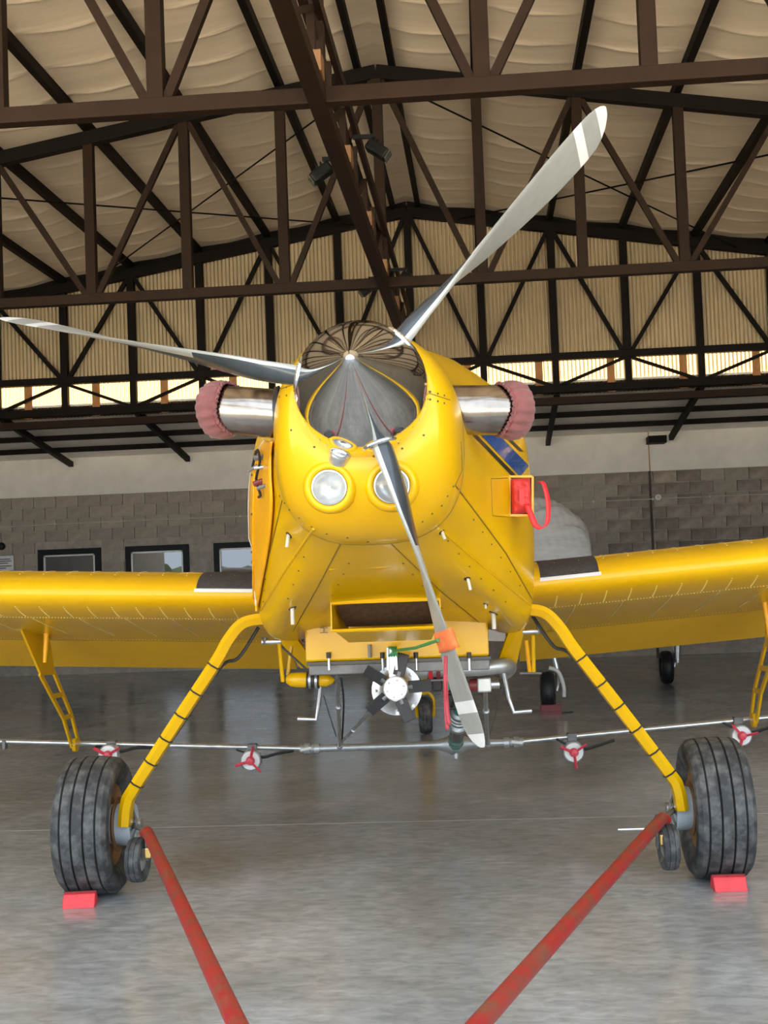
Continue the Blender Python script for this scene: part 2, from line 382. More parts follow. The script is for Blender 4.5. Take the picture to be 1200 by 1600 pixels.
# back wall with plaster band and concrete blocks
zw = 3.132
m = MB(); m.box(XL, XRT, 22.615, 22.9, 0, zw); wall = struct(m.build('wall_back', 'mortar', smooth=0), 'grey concrete block back wall with a white plaster band on top')
for x0, x1 in ((XL, 2.865), (2.885, XRT)): MB().box(x0, x1, 22.59, 22.9, zw, 3.80).build('plaster_band', 'plaster', wall, 0)
MB().box(2.862, 2.888, 22.61, 22.8, zw, 3.80).build('band_joint', 'post', wall, 0)
MB().box(2.845, 2.885, 22.572, 22.63, 0, zw).build('stained_joint', 'mortardark', wall, 0)
WINS = [(-7.823+i*1.567, -6.70+i*1.567) for i in range(5)]
def block_mesh(w, name):
    m = MB(); m.box(-w/2, w/2, -.028, .02, -.095, .095); return m.mesh(name, 'block')
bmesh_full = block_mesh(.39, 'block_full')
bmesh_rough = []
for q in range(4):
    m = MB(); J = lambda: random.uniform(-.006, .006)
    m.box(-.193+J(), .193+J(), -.028+J(), .02, -.094+J(), .094+J()); bmesh_rough.append(m.mesh('block_rough', 'blockdirty'))
rest = MB(); nb = 0
for c in range(15):
    zc = zw-.1-.2*c; off = .2 if c % 2 else 0.
    x = XL+.2+off-.4
    while x < XRT-.1:
        x += .4
        if any(a-.2 < x < b+.2 for a, b in WINS) and zc < 2.2+.1: continue
        if x > XRT-.2: continue
        if c < 9 and (-8.9 < x < -3.5 or .7 < x < 5.2):
            dirty = x > 2.3 and (abs(x-2.87) < .9 or random.random() < .75)
            o = share('block', random.choice(bmesh_rough) if dirty else bmesh_full, wall, (x, 22.61, zc)); nb += 1
        else: rest.box(x-.195, x+.195, 22.582, 22.62, zc-.095, zc+.095)
stuff(rest.build('block_courses', 'block', wall, 0, fix=False))
wl = ['dark framed window with a dark pane near the wall sign', 'dark framed window reflecting sky and a dark post', 'dark framed window beside the airplane fuselage',
      'dark framed window hidden behind the airplane nose', 'dark framed window behind the propeller']
for i, (a, b) in enumerate(WINS):
    w = struct(empty('window_%d' % (i+1), ((a+b)/2, 22.58, .4)), wl[i]); h = (b-a)/2; t = .10; H = 1.8
    m = MB(); m.box(-h, h, -.03, .03, H-t, H); m.box(-h, h, -.03, .03, 0, t); m.box(-h, -h+t, -.03, .03, t, H-t); m.box(h-t, h, -.03, .03, t, H-t); m.build('window_frame', 'winframe', w, 0)
    k = h-t; u = .03
    m = MB(); m.box(-k, k, -.02, .02, H-t-u, H-t); m.box(-k, k, -.02, .02, .1, .1+u); m.box(-k, -k+u, -.02, .02, .1, H-t); m.box(k-u, k, -.02, .02, .1, H-t); m.build('sash', 'alframe', w, 0)
    MB().box(-k, k, .0, .012, .1, H-t).build('pane', 'pane', w, 0)
# side walls (out of the frame, they shade and reflect)
for nm, x, lb in (('wall_left', XL, 'plain sheet wall on the left side of the hangar'), ('wall_right', XRT, 'plain sheet wall on the right side of the hangar')):
    struct(MB().box(x-.1, x+.1, YF, 23.2, 0, ztop(x)+.3).build(nm, 'sidewall', smooth=0), lb)
# trees seen only as reflections in the window panes
m = MB()
for i in range(120):
    x = random.uniform(-85, 85); r = random.uniform(1.2, 2.3); m.sphere((x, -150+random.uniform(-8, 8), r*.8), r, 8, sq=(1.3, 1, random.uniform(.8, 1.3)))
stuff(tag(m.build('distant_treeline', 'leaf'), 'distant dark green treeline mirrored in the window panes', 'trees'))

# wall fittings
c = tag(empty('wall_cable', (-2, 22.57, 2.65)), 'thin cable with white clips strung along the block wall', 'cable')
MB().tube([(-8.6, 0, -.03), (-4, 0, .0), (3, 0, 0), (6.5, 0, .01), (10.4, 0, .01)], .010, 6).build('cable_line', 'lead', c)
for x in (-5.5, -2.2, 3.9, 4.9, 5.85): MB().sphere((x, -.012, 0), .022, 8).build('cable_clip', 'white', c)
s = tag(empty('junction_box', (2.99, 22.58, 2.68)), 'round white junction box on the wall beside the dark joint', 'junction box')
MB().lathe((0, 0, 0), (0, -1, 0), [(0, 0), (0, .055), (.03, .055), (.04, .045), (.04, 0)], 16).build('box_body', 'white', s); MB().lathe((0, -.04, 0), (0, -1, 0), [(0, .03), (.006, .03), (.006, 0)], 12).build('cover', 'lead', s)
s = tag(empty('wall_sign', (-8.42, 22.57, 1.99)), 'small white notice with dark lines on the wall at the left edge', 'sign')
MB().box(-.16, .16, -.012, 0, -.13, .13).build('board', 'white', s, 0)
MB().box(-.165, .165, -.008, .002, -.135, .135).build('border', 'darkgrey', s, 0)
for i, (zz, w) in enumerate(((.07, .12), (.035, .13), (0, .10), (-.05, .13), (-.085, .08))): MB().box(-.14, -.14+2*w, -.0135, -.011, zz-.009, zz+.009).build('text_line', 'darkgrey', s, 0)
s = tag(empty('wall_lamp', (-8.47, 22.55, 2.29)), 'small dark round fitting above the white notice', 'wall lamp')
MB().lathe((0, .03, 0), (0, -1, 0), [(0, 0), (0, .06), (.04, .07), (.09, .05), (.10, 0)], 14, ).build('fitting', 'lamp', s)
MB().box(-.05, .05, .0, .05, -.02, .02).build('bracket', 'darkgrey', s, 0)

# flood lights on the ridge girder
def floodlight(loc, s, label):
    t = tag(empty('flood_light', loc), label, 'flood light', 'flood lights on the ridge girder')
    ax = Vector((s*.80, -.10, -.58)); u = Vector((0, 1, 0)); p = Vector((s*.13, 0, -.02))
    MB().bar((0, 0, .05), (s*.18, 0, .05), .03, .03).build('bracket', 'lamp', t, 0)
    MB().bar(p-ax*.02, p+ax*.17, .12, .09, u).build('lamp_housing', 'lamp', t, 0, bevel=.02)
    MB().bar(p+ax*.17, p+ax*.178, .105, .075, u).build('glass', 'lampglass', t, 0)
    for k in range(3): MB().bar(p+ax*(.02+.04*k)+Vector((0, 0, .05)), p+ax*(.03+.04*k)+Vector((0, 0, .05)), .10, .05, u).build('cooling_fin', 'lamp', t, 0)
floodlight((XR-.02, 10.05, ZB+.16), -1, 'black flood light left of the ridge girder, nearer pair')
floodlight((XR+.05, 10.0, ZB+.30), 1, 'black flood light right of the ridge girder, nearer pair')
floodlight((XR-.02, 14.1, ZB+.12), -1, 'black flood light left of the girder, far pair above the spinner')
floodlight((XR+.05, 14.1, ZB+.20), 1, 'black flood light right of the girder, far pair near a blade')

# ================================================================== THE YELLOW AGRICULTURAL AIRPLANE
AC = tag(empty('agricultural_airplane', AC_O, AC_YAW), 'yellow propeller crop-spraying airplane with polished spinner, nose towards the camera', 'airplane')
_q = CAM-AC_O; CAMA = Vector((_q.dot(_cx), _q.dot(_cy), _q.z))
def raya(px, py): d = ray(px, py); return Vector((d.dot(_cx), d.dot(_cy), d.z)).normalized()
def AXP(px, py, x):                                   # airplane-frame point on the plane x = const
    d = raya(px, py); return CAMA+d*((x-CAMA.x)/d.x)
def bvh(o):
    return BVHTree.FromPolygons([v.co.copy() for v in o.data.vertices], [tuple(p.vertices) for p in o.data.polygons])
def hit(b, px, py):
    h = b.ray_cast(CAMA, raya(px, py))
    if h[0] is None: return None
    nrm = h[1] if h[1].dot(raya(px, py)) < 0 else -h[1]
    return h[0], nrm

# --- nose bowl
ZS = 2.252; EP = radians(3)                            # hub height and engine axis pitch
def sgnpow(c, p): return math.copysign(abs(c)**p, c)
def bowl_pt(s, ph):
    c0 = Vector((.232*cos(ph), 0, ZS-.016+.232*sin(ph)))
    nn = 2.25 if sin(ph) > 0 else 2.75
    c1 = Vector((.368*sgnpow(cos(ph), 2/nn), 0, 2.10+(.40 if sin(ph) > 0 else .405)*sgnpow(sin(ph), 2/nn)))
    p = c0.lerp(c1, s); p.y = -1.985+.40*(1-(1-s**2.1)**(1/2.1))+.02*max(0, sin(ph))*(s-s*s); return p
rings = []
for i in range(49):
    s = sin(pi/2*i/48); rings.append([bowl_pt(s, 2*pi*k/160) for k in range(160)])
inner = [Vector((p.x*.9, p.y+.05, ZS+(p.z-ZS)*.9)) for p in rings[0]]
m = MB(); m.grid([inner]+rings, True); bowl = m.build('nose_bowl', 'yellow', AC, 60); BB = bvh(bowl)
MB().lathe((0, -1.94, ZS-.016), (0, 1, 0), [(0, 0), (0, .215)], 40).build('bowl_bulkhead', 'darkgrey', bowl)
MB().tube([bowl_pt(1, 2*pi*k/72) for k in range(73)], .003, 6, False).build('bowl_seam', 'seam', bowl)

# --- fuselage loft
ST = [(-1.62, 0, [(0, 2.51), (.235, 2.43), (.340, 2.24), (.357, 2.08), (.327, 1.87), (.235, 1.755), (.12, 1.712), (0, 1.71)]),
      (-1.20, 0, [(0, 2.57), (.28, 2.49), (.400, 2.28), (.455, 2.06), (.440, 1.80), (.335, 1.655), (.20, 1.605), (0, 1.605)]),
      (-.80, .01, [(0, 2.63), (.34, 2.53), (.500, 2.32), (.575, 2.06), (.560, 1.66), (.48, 1.475), (.33, 1.49), (0, 1.50)]),
      (-.30, .02, [(0, 2.69), (.40, 2.56), (.615, 2.34), (.685, 2.03), (.675, 1.48), (.605, 1.295), (.42, 1.36), (0, 1.39)]),
      (.30, .02, [(0, 2.74), (.42, 2.60), (.62, 2.36), (.68, 2.0), (.665, 1.45), (.59, 1.245), (.44, 1.27), (0, 1.29)]),
      (1.5, .0, [(0, 2.72), (.36, 2.62), (.52, 2.38), (.55, 2.0), (.53, 1.5), (.47, 1.24), (.38, 1.20), (0, 1.19)]),
      (3.2, .0, [(0, 2.30), (.30, 2.24), (.42, 2.08), (.44, 1.8), (.42, 1.35), (.36, 1.06), (.26, 1.01), (0, 1.0)]),
      (6.0, .0, [(0, 1.42), (.09, 1.39), (.13, 1.3), (.15, 1.15), (.14, .95), (.11, .77), (.06, .72), (0, .71)]),
      (6.7, .0, [(0, 1.25), (.02, 1.24), (.04, 1.2), (.04, 1.1), (.04, 1.0), (.03, .92), (.02, .90), (0, .89)])]
def section(yq):
    ys = [s[0] for s in ST]; i = max(j for j in range(len(ys)-1) if ys[j] <= yq+1e-9); t = i+(yq-ys[i])/(ys[i+1]-ys[i])
    keys = [catmull([Vector((s[2][k][0], s[1], s[2][k][1])) for s in ST], t) for k in range(8)]
    half = [catmull(keys, 7*j/35) for j in range(36)]
    off = keys[0].y
    half[0].x = half[-1].x = 0
    right = [Vector((p.x+off, yq, p.z)) for p in half]; left = [Vector((-p.x+off, yq, p.z)) for p in half[-2:0:-1]]
    return right+left
def fus(y0, y1, n, name, mt='yellow'):
    m = MB(); G = [section(y0+(y1-y0)*i/n) for i in range(n+1)]; m.grid(G, True); return m.build(name, mt, AC, 50)
cowl = fus(-1.60, -.32, 26, 'engine_cowling'); CB = bvh(cowl)
body = fus(-.32, 1.5, 20, 'hopper_section'); FB = bvh(body)
tailc = fus(1.5, 6.69, 26, 'tail_cone')
def hits(px, py, off=0.):
    best = None
    for b in (BB, CB, FB):
        h = hit(b, px, py)
        if h and (best is None or (h[0]-CAMA).length < (best[0]-CAMA).length): best = h
    return (best[0]+best[1]*off, best[1]) if best else None
def on(px, py, off=0.): h = hits(px, py, off); return h[0] if h else None
def line_px(P, n=24):
    out = []
    for k in range(n):
        t = (len(P)-1)*k/(n-1); i = min(int(t), len(P)-2); u = t-i
        q = on(P[i][0]*(1-u)+P[i+1][0]*u, P[i][1]*(1-u)+P[i+1][1]*u, .0005)
        if q is not None: out.append(q)
    return out
def seam(P, r=.0028, mt='seam', name='panel_seam', n=28, parent=None):
    L = line_px(P, n)
    if len(L) > 1: return MB().tube(L, r, 6).build(name, mt, parent or cowl)
seam([(711, 758), (745, 803), (790, 864), (831, 936)], .0035)
seam([(690, 829), (764, 892), (828, 945)], .006, 'yellow', 'stiffener_ridge'); seam([(490, 826), (447, 888), (405, 958)], .006, 'yellow', 'stiffener_ridge')
seam([(532, 850), (495, 920), (458, 986)]); seam([(612, 850), (690, 925), (762, 983)])
seam([(720, 690), (722, 735), (711, 758)], .003); seam([(441, 782), (425, 850), (408, 925)], .003)
seam([(426, 612), (462, 600)], .002); seam([(663, 612), (703, 625)], .002)
seam([(767, 748), (793, 747)], .002); seam([(767, 748), (769, 806), (796, 808)], .002)
# screws and rivets over nose and cowling
m = MB()
def dots(P, n, r=.0045):
    for k in range(n):
        t = (len(P)-1)*k/max(1, n-1); i = min(int(t), len(P)-2); u = t-i
        q = on(P[i][0]*(1-u)+P[i+1][0]*u, P[i][1]*(1-u)+P[i+1][1]*u)
        if q is not None: m.sphere(q, r, 6)
dots([(455, 672), (500, 705), (560, 718), (620, 706), (662, 680)], 6); dots([(437, 775), (455, 800), (500, 832), (575, 846)], 8); dots([(660, 815), (690, 790), (708, 760)], 5)
for a in ((672, 612), (684, 615), (694, 618), (672, 624), (684, 627), (694, 630), (435, 608), (448, 605), (437, 620), (448, 618)): dots([a, a], 1)
dots([(740, 812), (775, 860), (812, 915)], 6); dots([(700, 845), (742, 895), (790, 940)], 6); dots([(545, 880), (520, 930)], 4); dots([(630, 880), (690, 950)], 5); dots([(418, 870), (412, 940)], 5)
dots([(475, 870), (450, 935)], 4)
stuff(m.build('cowl_screws', 'screw', cowl, fix=False))
# blue and black stripes on the flank
def patch(P, Q, mt, name, n=14, k=4):
    G = []
    for i in range(n+1):
        t = i/n; a = [P[0][0]*(1-t)+P[1][0]*t, P[0][1]*(1-t)+P[1][1]*t]; b = [Q[0][0]*(1-t)+Q[1][0]*t, Q[0][1]*(1-t)+Q[1][1]*t]
        row = [on(a[0]*(1-j/k)+b[0]*j/k, a[1]*(1-j/k)+b[1]*j/k, .0022) for j in range(k+1)]
        if all(row): G.append(row)
    if len(G) > 1: MB().grid(G).build(name, mt, cowl, 60)
patch([(730, 672), (800, 745)], [(737, 672), (808, 745)], 'stripe', 'black_stripe')
patch([(743, 672), (812, 745)], [(772, 672), (826, 728)], 'blue', 'blue_stripe')
patch([(783, 678), (812, 706)], [(790, 678), (818, 706)], 'stripe', 'black_stripe')

# --- spinner
hub = Vector((0, -2.05, ZS)); ax = Vector((0, -cos(EP), sin(EP)))
prof = [(-.075, .20), (-.075, .246), (-.03, .244), (.02, .236), (.07, .219), (.12, .200), (.17, .178), (.22, .155), (.27, .130), (.32, .105), (.37, .079), (.41, .059), (.44, .044), (.462, .033), (.478, .024), (.490, .014), (.495, .006), (.496, 0)]
sp = MB().lathe(hub, ax, prof, 96).build('spinner', 'chrome', AC, 40, fix=True)
m = MB(); a0 = ax.orthogonal().normalized(); b0 = ax.cross(a0)
for k in range(28):
    th = 2*pi*k/28; m.sphere(hub+ax*(-.012)+(a0*cos(th)+b0*sin(th))*.2395, .004, 6)
stuff(m.build('spinner_screws', 'bare', sp, fix=False))
# --- blades
def twist(r): return catmull([(-40, 0, 0), (-34, 0, 0), (-22, 0, 0), (-8, 0, 0), (1, 0, 0), (6, 0, 0), (10, 0, 0), (13.5, 0, 0), (16, 0, 0), (18, 0, 0)], 9*min(1, max(0, (r-.1)/1.245))).x
def blade(phi, idx):
    R0, R1 = .10, 1.345
    er = Vector((cos(phi), 0, sin(phi)))
    # tilt the disc with the engine axis
    rot = Matrix.Rotation(-EP, 3, 'X'); er = rot @ er; perp = rot @ Vector((-sin(phi), 0, cos(phi))); aft = -ax
    NS = 44; NC = 18; G = []; rs = []
    for i in range(NS+1):
        r = R0+(R1-R0)*(i/NS) if i < NS-6 else R0+(R1-R0)*((NS-6)/NS+(6/NS)*sin(pi/2*(i-(NS-6))/6))
        th = radians(twist(r))
        ch = catmull([(.075, 0, 0), (.085, 0, 0), (.125, 0, 0), (.185, 0, 0), (.235, 0, 0), (.262, 0, 0), (.272, 0, 0), (.268, 0, 0), (.25, 0, 0), (.215, 0, 0)], 9*min(1, (r-R0)/(R1-R0))).x
        if r > 1.24: ch *= sqrt(max(.0, 1-((r-1.24)/(R1+.002-1.24))**2))
        tk = catmull([(.075, 0, 0), (.070, 0, 0), (.052, 0, 0), (.036, 0, 0), (.027, 0, 0), (.021, 0, 0), (.017, 0, 0), (.013, 0, 0), (.010, 0, 0), (.007, 0, 0)], 9*min(1, (r-R0)/(R1-R0))).x
        if r > 1.3: tk *= .6
        cd = aft*cos(th)-perp*sin(th); td = aft*sin(th)+perp*cos(th); row = []
        blend = min(1, max(0, (r-.14)/.22))
        for k in range(NC):
            a = 2*pi*k/NC; u = (cos(a))/2                     # -.5..+.5 (leading edge first)
            h = sin(a)/2*tk*(1-.35*blend*(u+.5))
            row.append(hub+er*r+cd*((u+.18*blend)*ch)+td*(h+tk*.25*blend*(1-4*u*u)*.5))
        G.append(row); rs.append(r)
    m = MB(); n = NC; v = [p for q in G for p in q]; o = 0; m.v += [tuple(p) for p in v]
    for i in range(NS):
        rm = (rs[i]+rs[i+1])/2
        for k in range(NC):
            m.f.append((i*n+k, i*n+(k+1) % n, (i+1)*n+(k+1) % n, (i+1)*n+k))
            front = sin(2*pi*(k+.5)/NC) < 0
            le = cos(2*pi*(k+.5)/NC) < (-.9 if rm < .6 else -.6)
            if front or le: mi = 1 if (1.19 < rm < 1.238 or rm > 1.292) else 0
            else: mi = 2
            m.m.append(mi)
    m.f.append(tuple(range((NS)*n, NS*n+n))); m.m.append(1)
    b = m.build('propeller_blade', ['blade', 'white', 'bladeback'], AC, 50, fix=True)
    c = hub+er*.212
    MB().lathe(c, er, [(-.03, .060), (.012, .060), (.018, .066), (.012, .071), (-.03, .069)], 28).build('blade_cuff', 'chrome', b)
    MB().lathe(c, er, [(.006, .0), (.006, .060)], 24).build('cuff_dark_disc', 'black', b)  # black disc stands in for the dark inside of the blade cutout
    return b
B1, B2, B3 = [blade(radians(a), i) for i, a in enumerate((46.6, 166.6, -73.4))]
tag(B1, 'grey propeller blade pointing up right with white tip bands'); tag(B2, 'grey propeller blade pointing left, seen edge-on'); tag(B3, 'grey propeller blade hanging down with an orange strap')

# --- chin landing lights
def lamp(px, py, name, r, dirn, flange=True):
    p, nn = hit(BB, px, py); d = (nn*.5+Vector(dirn)).normalized() if flange else (nn+Vector((0, -.35, 0))).normalized(); rc = r*1.3 if flange else 0
    import bmesh
    bm = bmesh.new(); bm.from_mesh(bowl.data)
    kill = [f for f in bm.faces if f.calc_center_median().y < p.y+.12 and ((f.calc_center_median()-p)-d*(f.calc_center_median()-p).dot(d)).length < rc]
    bmesh.ops.delete(bm, geom=kill, context='FACES'); bm.to_mesh(bowl.data); bm.free()
    p = p+d*(.014 if flange else .010); root = MB()
    if flange: root.lathe(p-d*.012, d, [(-.08, r*1.80), (-.02, r*1.70), (.002, r*1.60), (.014, r*1.48), (.020, r*1.32), (.016, r*1.14), (.006, r*1.10), (-.03, r*1.08)], 40)
    else: root.lathe(p-d*.012, d, [(-.030, r*1.12), (-.004, r*1.12), (.010, r*1.10), (.013, r*1.04), (.008, r*1.0), (-.02, r*.98)], 30)
    o = root.build(name, 'yellow' if flange else 'bare', AC, 60)
    if flange: MB().lathe(p, d, [(-.045, .0), (-.042, r*.35), (-.03, r*.7), (-.010, r*1.04), (-.004, r*1.06)], 32).build('reflector', 'reflector', o)
    MB().lathe(p, d, [(-.004, r*1.10), (.002, r*1.08), (.003, r*1.0), (-.001, r*.985)], 32).build('bezel', 'bare', o)
    MB().lathe(p, d, [(-.003, r*1.0), (.003, r*.85), (.008, r*.5), (.010, 0)], 32).build('lens', 'lens' if flange else 'chrome', o, solid=.003 if flange else 0)
    if flange: MB().sphere(p-d*.03, r*.2, 10).build('bulb', 'bare', o)
lamp(515, 761, 'landing_light', .060, (0, -1, -.05)); lamp(612, 758, 'landing_light', .060, (0, -1, -.05)); lamp(532, 708, 'nose_marker_light', .036, (0, -1, 0), False)

# --- exhaust stacks
EXH = []
for s, P in ((-1, [(452, 648, -1.42), (425, 646, -1.43), (385, 643, -1.43), (346, 640, -1.40)]), (1, [(690, 641, -1.42), (715, 641, -1.43), (757, 641, -1.43), (797, 641, -1.40)])):
    pts = [A(*p) for p in P]; pts[0] = pts[1]+(pts[1]-pts[2]).normalized()*.14
    path = smooth_path(pts, 14)
    m = MB(); m.tube(path, .098, 40, False); e = m.build('exhaust_stack', 'steel', AC, 50, solid=.004)
    MB().lathe(pts[1]+Vector((-s*.005, 0, 0)), (s, 0, .0), [(-.03, .112), (-.012, .107), (-.010, .101), (-.03, .100)], 40).build('exhaust_flange', 'stripe', e)
    EXH.append((s, path[-1].copy(), (path[-1]-path[-4]).normalized()))

# --- opened side panel on the image-left flank
outer = [(417, 690), (406, 708), (396, 742), (393, 790), (394, 850), (397, 905), (401, 955)]
inner_ = [(430, 690), (428, 712), (428, 745), (430, 790), (424, 850), (414, 905), (405, 955)]
def on_or(px, py, off, y): h = hits(px, py, off); return h[0] if h else A(px, py, y)
NP = 26; OI = smooth_path([Vector((x, y, 0)) for x, y in outer], NP); II = smooth_path([Vector((x, y, 0)) for x, y in inner_], NP); G = []
for t in range(9):
    G.append([on_or(II[i].x*(1-t/8)+OI[i].x*t/8, II[i].y*(1-t/8)+OI[i].y*t/8, .012, -.45) for i in range(NP)])
pn = MB().grid(G).build('open_cowl_panel', 'orange', AC, 80, solid=.005)
MB().tube([p+Vector((0, -.004, 0)) for p in G[8]], .005, 8).build('panel_rim', 'lead', pn)
MB().tube([G[6][i]+Vector((-.004, -.008, 0)) for i in range(8, NP)], .005, 8).build('stiffener_tube', 'orange', pn)
for i, (a, b, c) in enumerate(((405, 733, 'darkgrey'), (415, 716, 'darkgrey'), (415, 735, 'bare'), (414, 752, 'maroon'), (419, 763, 'darkgrey'))):
    q = on_or(a, b, .025, -.6); MB().tube([q+Vector((-.022, 0, -.010+.01*(i % 3))), q+Vector((.020, -.015, .012-.012*(i % 2)))], .008+.005*(i % 2), 10).build('engine_fitting', c, pn)
MB().tube(smooth_path([on_or(x, y, .03, -.6) for x, y in ((405, 730), (412, 705), (417, 722), (411, 750), (418, 772), (415, 776))], 18), .006, 8).build('engine_hose', 'black', pn)
for y in (742, 803, 862, 878): q = on_or(399.5, y, .018, -.45); MB().sphere(q, .006, 8).build('panel_latch', 'screw', pn)

# --- drain stubs
for (x, y, dx, dz, r, ln) in ((452, 836, -.01, -.05, .011, .05), (457, 950, 0, -.075, .013, .075), (690, 831, .012, -.03, .009, .035), (730, 904, .012, -.05, .010, .05), (759, 944, .0, -.02, .008, .03), (771, 958, .0, -.075, .015, .07)):
    q, nn = hits(x, y); o = MB().tube([q+Vector((0, .02, .02)), q+Vector((dx*.3, -.012, -.006)), q+Vector((dx, -.012, dz))], r*.7, 12).build('drain_tube', 'lead', AC)
    MB().lathe(q, nn, [(-.002, r*1.5), (.004, r*1.5), (.004, 0)], 14).build('drain_grommet', 'stripe', o)

# --- engine air intake frame on the image-right flank
yi = -.78
f4 = [A(795, 746, yi), A(831, 746, yi), A(831, 806, yi), A(795, 806, yi)]
fr = empty('intake_frame', (0, 0, 0)); fr.parent = AC
for i in range(4): MB().bar(f4[i], f4[(i+1) % 4], .12, .010).build('frame_side', 'orange', fr, 0)
MB().grid([[p+Vector((0, .05, 0)) for p in (f4[0], f4[1])], [p+Vector((0, .05, 0)) for p in (f4[3], f4[2])]]).build('frame_back', 'darkgrey', fr, 0, fix=False)
h = hits(775, 776); MB().bar(f4[0]+Vector((-.06, .10, 0)), f4[0]+Vector((-.0, .0, 0)), .02, .006, (0, 0, 1)).build('frame_brace', 'orange', fr, 0)

# --- oil cooler scoop under the nose
sc = empty('oil_cooler_scoop'); sc.parent = AC
y0 = -.62; x0, x1 = -.262, .243; zt_, zb_ = 1.445, 1.312
def pl(name, pts, mt, th=.006): return MB().add([tuple(p) for p in pts], [tuple(range(len(pts)))]).build(name, mt, sc, 0, solid=th, fix=False)
pl('scoop_floor', [(x0, y0-.03, zb_+.010), (x1, y0-.03, zb_+.010), (x1-.03, -.05, zb_-.02), (x0+.03, -.05, zb_-.02)], 'yellow')
pl('scoop_side', [(x0, y0-.01, zt_+.05), (x0, y0-.03, zb_+.010), (x0+.03, -.05, zb_-.02), (x0+.03, -.05, 1.45)], 'yellow')
pl('scoop_side', [(x1, y0-.01, zt_+.05), (x1, y0-.03, zb_+.010), (x1-.03, -.05, zb_-.02), (x1-.03, -.05, 1.45)], 'yellow')
pl('scoop_brow', [(x0, y0-.01, zt_), (x1, y0-.01, zt_), (x1, y0-.035, zt_+.055), (x0, y0-.035, zt_+.055)], 'yellow')
pl('scoop_skirt', [(x0+.02, y0-.02, zb_+.005), (x1-.02, y0-.02, zb_+.005), (x1-.05, y0+.20, zb_-.055), (x0+.06, y0+.20, zb_-.055)], 'yellow')
pl('cooler_screen', [(x0+.012, y0+.035, zt_+.01), (x1-.012, y0+.035, zt_+.01), (x1-.03, y0+.20, zb_+.02), (x0+.05, y0+.20, zb_+.02)], 'mesh')
MB().tube([(x0, y0-.03, zb_+.012), (x1, y0-.03, zb_+.012)], .006, 8).build('scoop_lip', 'yellow', sc)
MB().tube([(x0-.02, y0-.04, zt_+.03), (x1+.03, y0-.04, zt_+.026)], .006, 8).build('brow_lip', 'yellow', sc)
pl('upper_fairing', [(x0+.01, y0-.035, zt_+.045), (x1-.01, y0-.035, zt_+.045), (x1-.05, -1.20, 1.606), (x0+.05, -1.20, 1.606)], 'yellow')
for xx in (x0+.012, x1-.012): pl('fairing_side', [(xx, y0-.035, zt_+.045), (xx, y0-.035, zt_+.11), (xx*.80, -1.20, 1.62), (xx*.80, -1.20, 1.604)], 'yellow')
MB().lathe((.01, y0-.19, 1.60), (0, -.5, -.8), [(0, .035), (.01, .03), (.014, 0)], 16).build('inspection_cap', 'white', sc)
m = MB()
for k in range(13): m.sphere((x0+.02+k*.038, y0-.002, zt_+.034), .004, 6); m.sphere((x0+.02+k*.038, y0+.01, zt_+.005), .004, 6)
stuff(m.build('scoop_rivets', 'screw', sc, fix=False))

# --- hopper gate box
hb = MB(); hb.box(-.462, .478, .02, 1.15, 1.137, 1.36); hb = hb.build('hopper_box', 'yellow', AC, 0, bevel=.012)
MB().box(-.455, .485, -.0, 1.1, 1.122, 1.138).build('hopper_gasket', 'stripe', hb, 0)
MB().box(-.448, .478, .03, 1.1, 1.068, 1.122).build('gate_frame', 'darkgrey', hb, 0, bevel=.006)
for px in (514, 598, 650, 733):
    q = A(px, 1030, .0); MB().tube([q+Vector((0, -.012, .025)), q+Vector((0, -.012, -.055))], .006, 8).build('gate_bolt', 'bare', hb); MB().tube([q+Vector((0, -.012, .005)), q+Vector((0, -.012, .035))], .012, 8).build('bolt_cap', 'black', hb)
q = A(578, 1018, .0); MB().tube([q+Vector((0, -.01, .035)), q+Vector((0, -.01, -.03))], .010, 8).build('vent_plug', 'darkgrey', hb)
for (dx, dz, a, b) in ((0, 0, .001, .022), (-.012, .008, .012, .001), (.012, .008, .012, .001), (.0, -.008, .022, .001)): pass
q = A(506, 985, .012)
for t in ((-.02, .012, .02, .012), (-.02, -.012, .02, -.012), (0, .012, 0, -.012)): MB().bar(q+Vector((t[0], -.0, t[1])), q+Vector((t[2], -.0, t[3])), .003, .004).build('step_mark', 'screw', hb, 0)

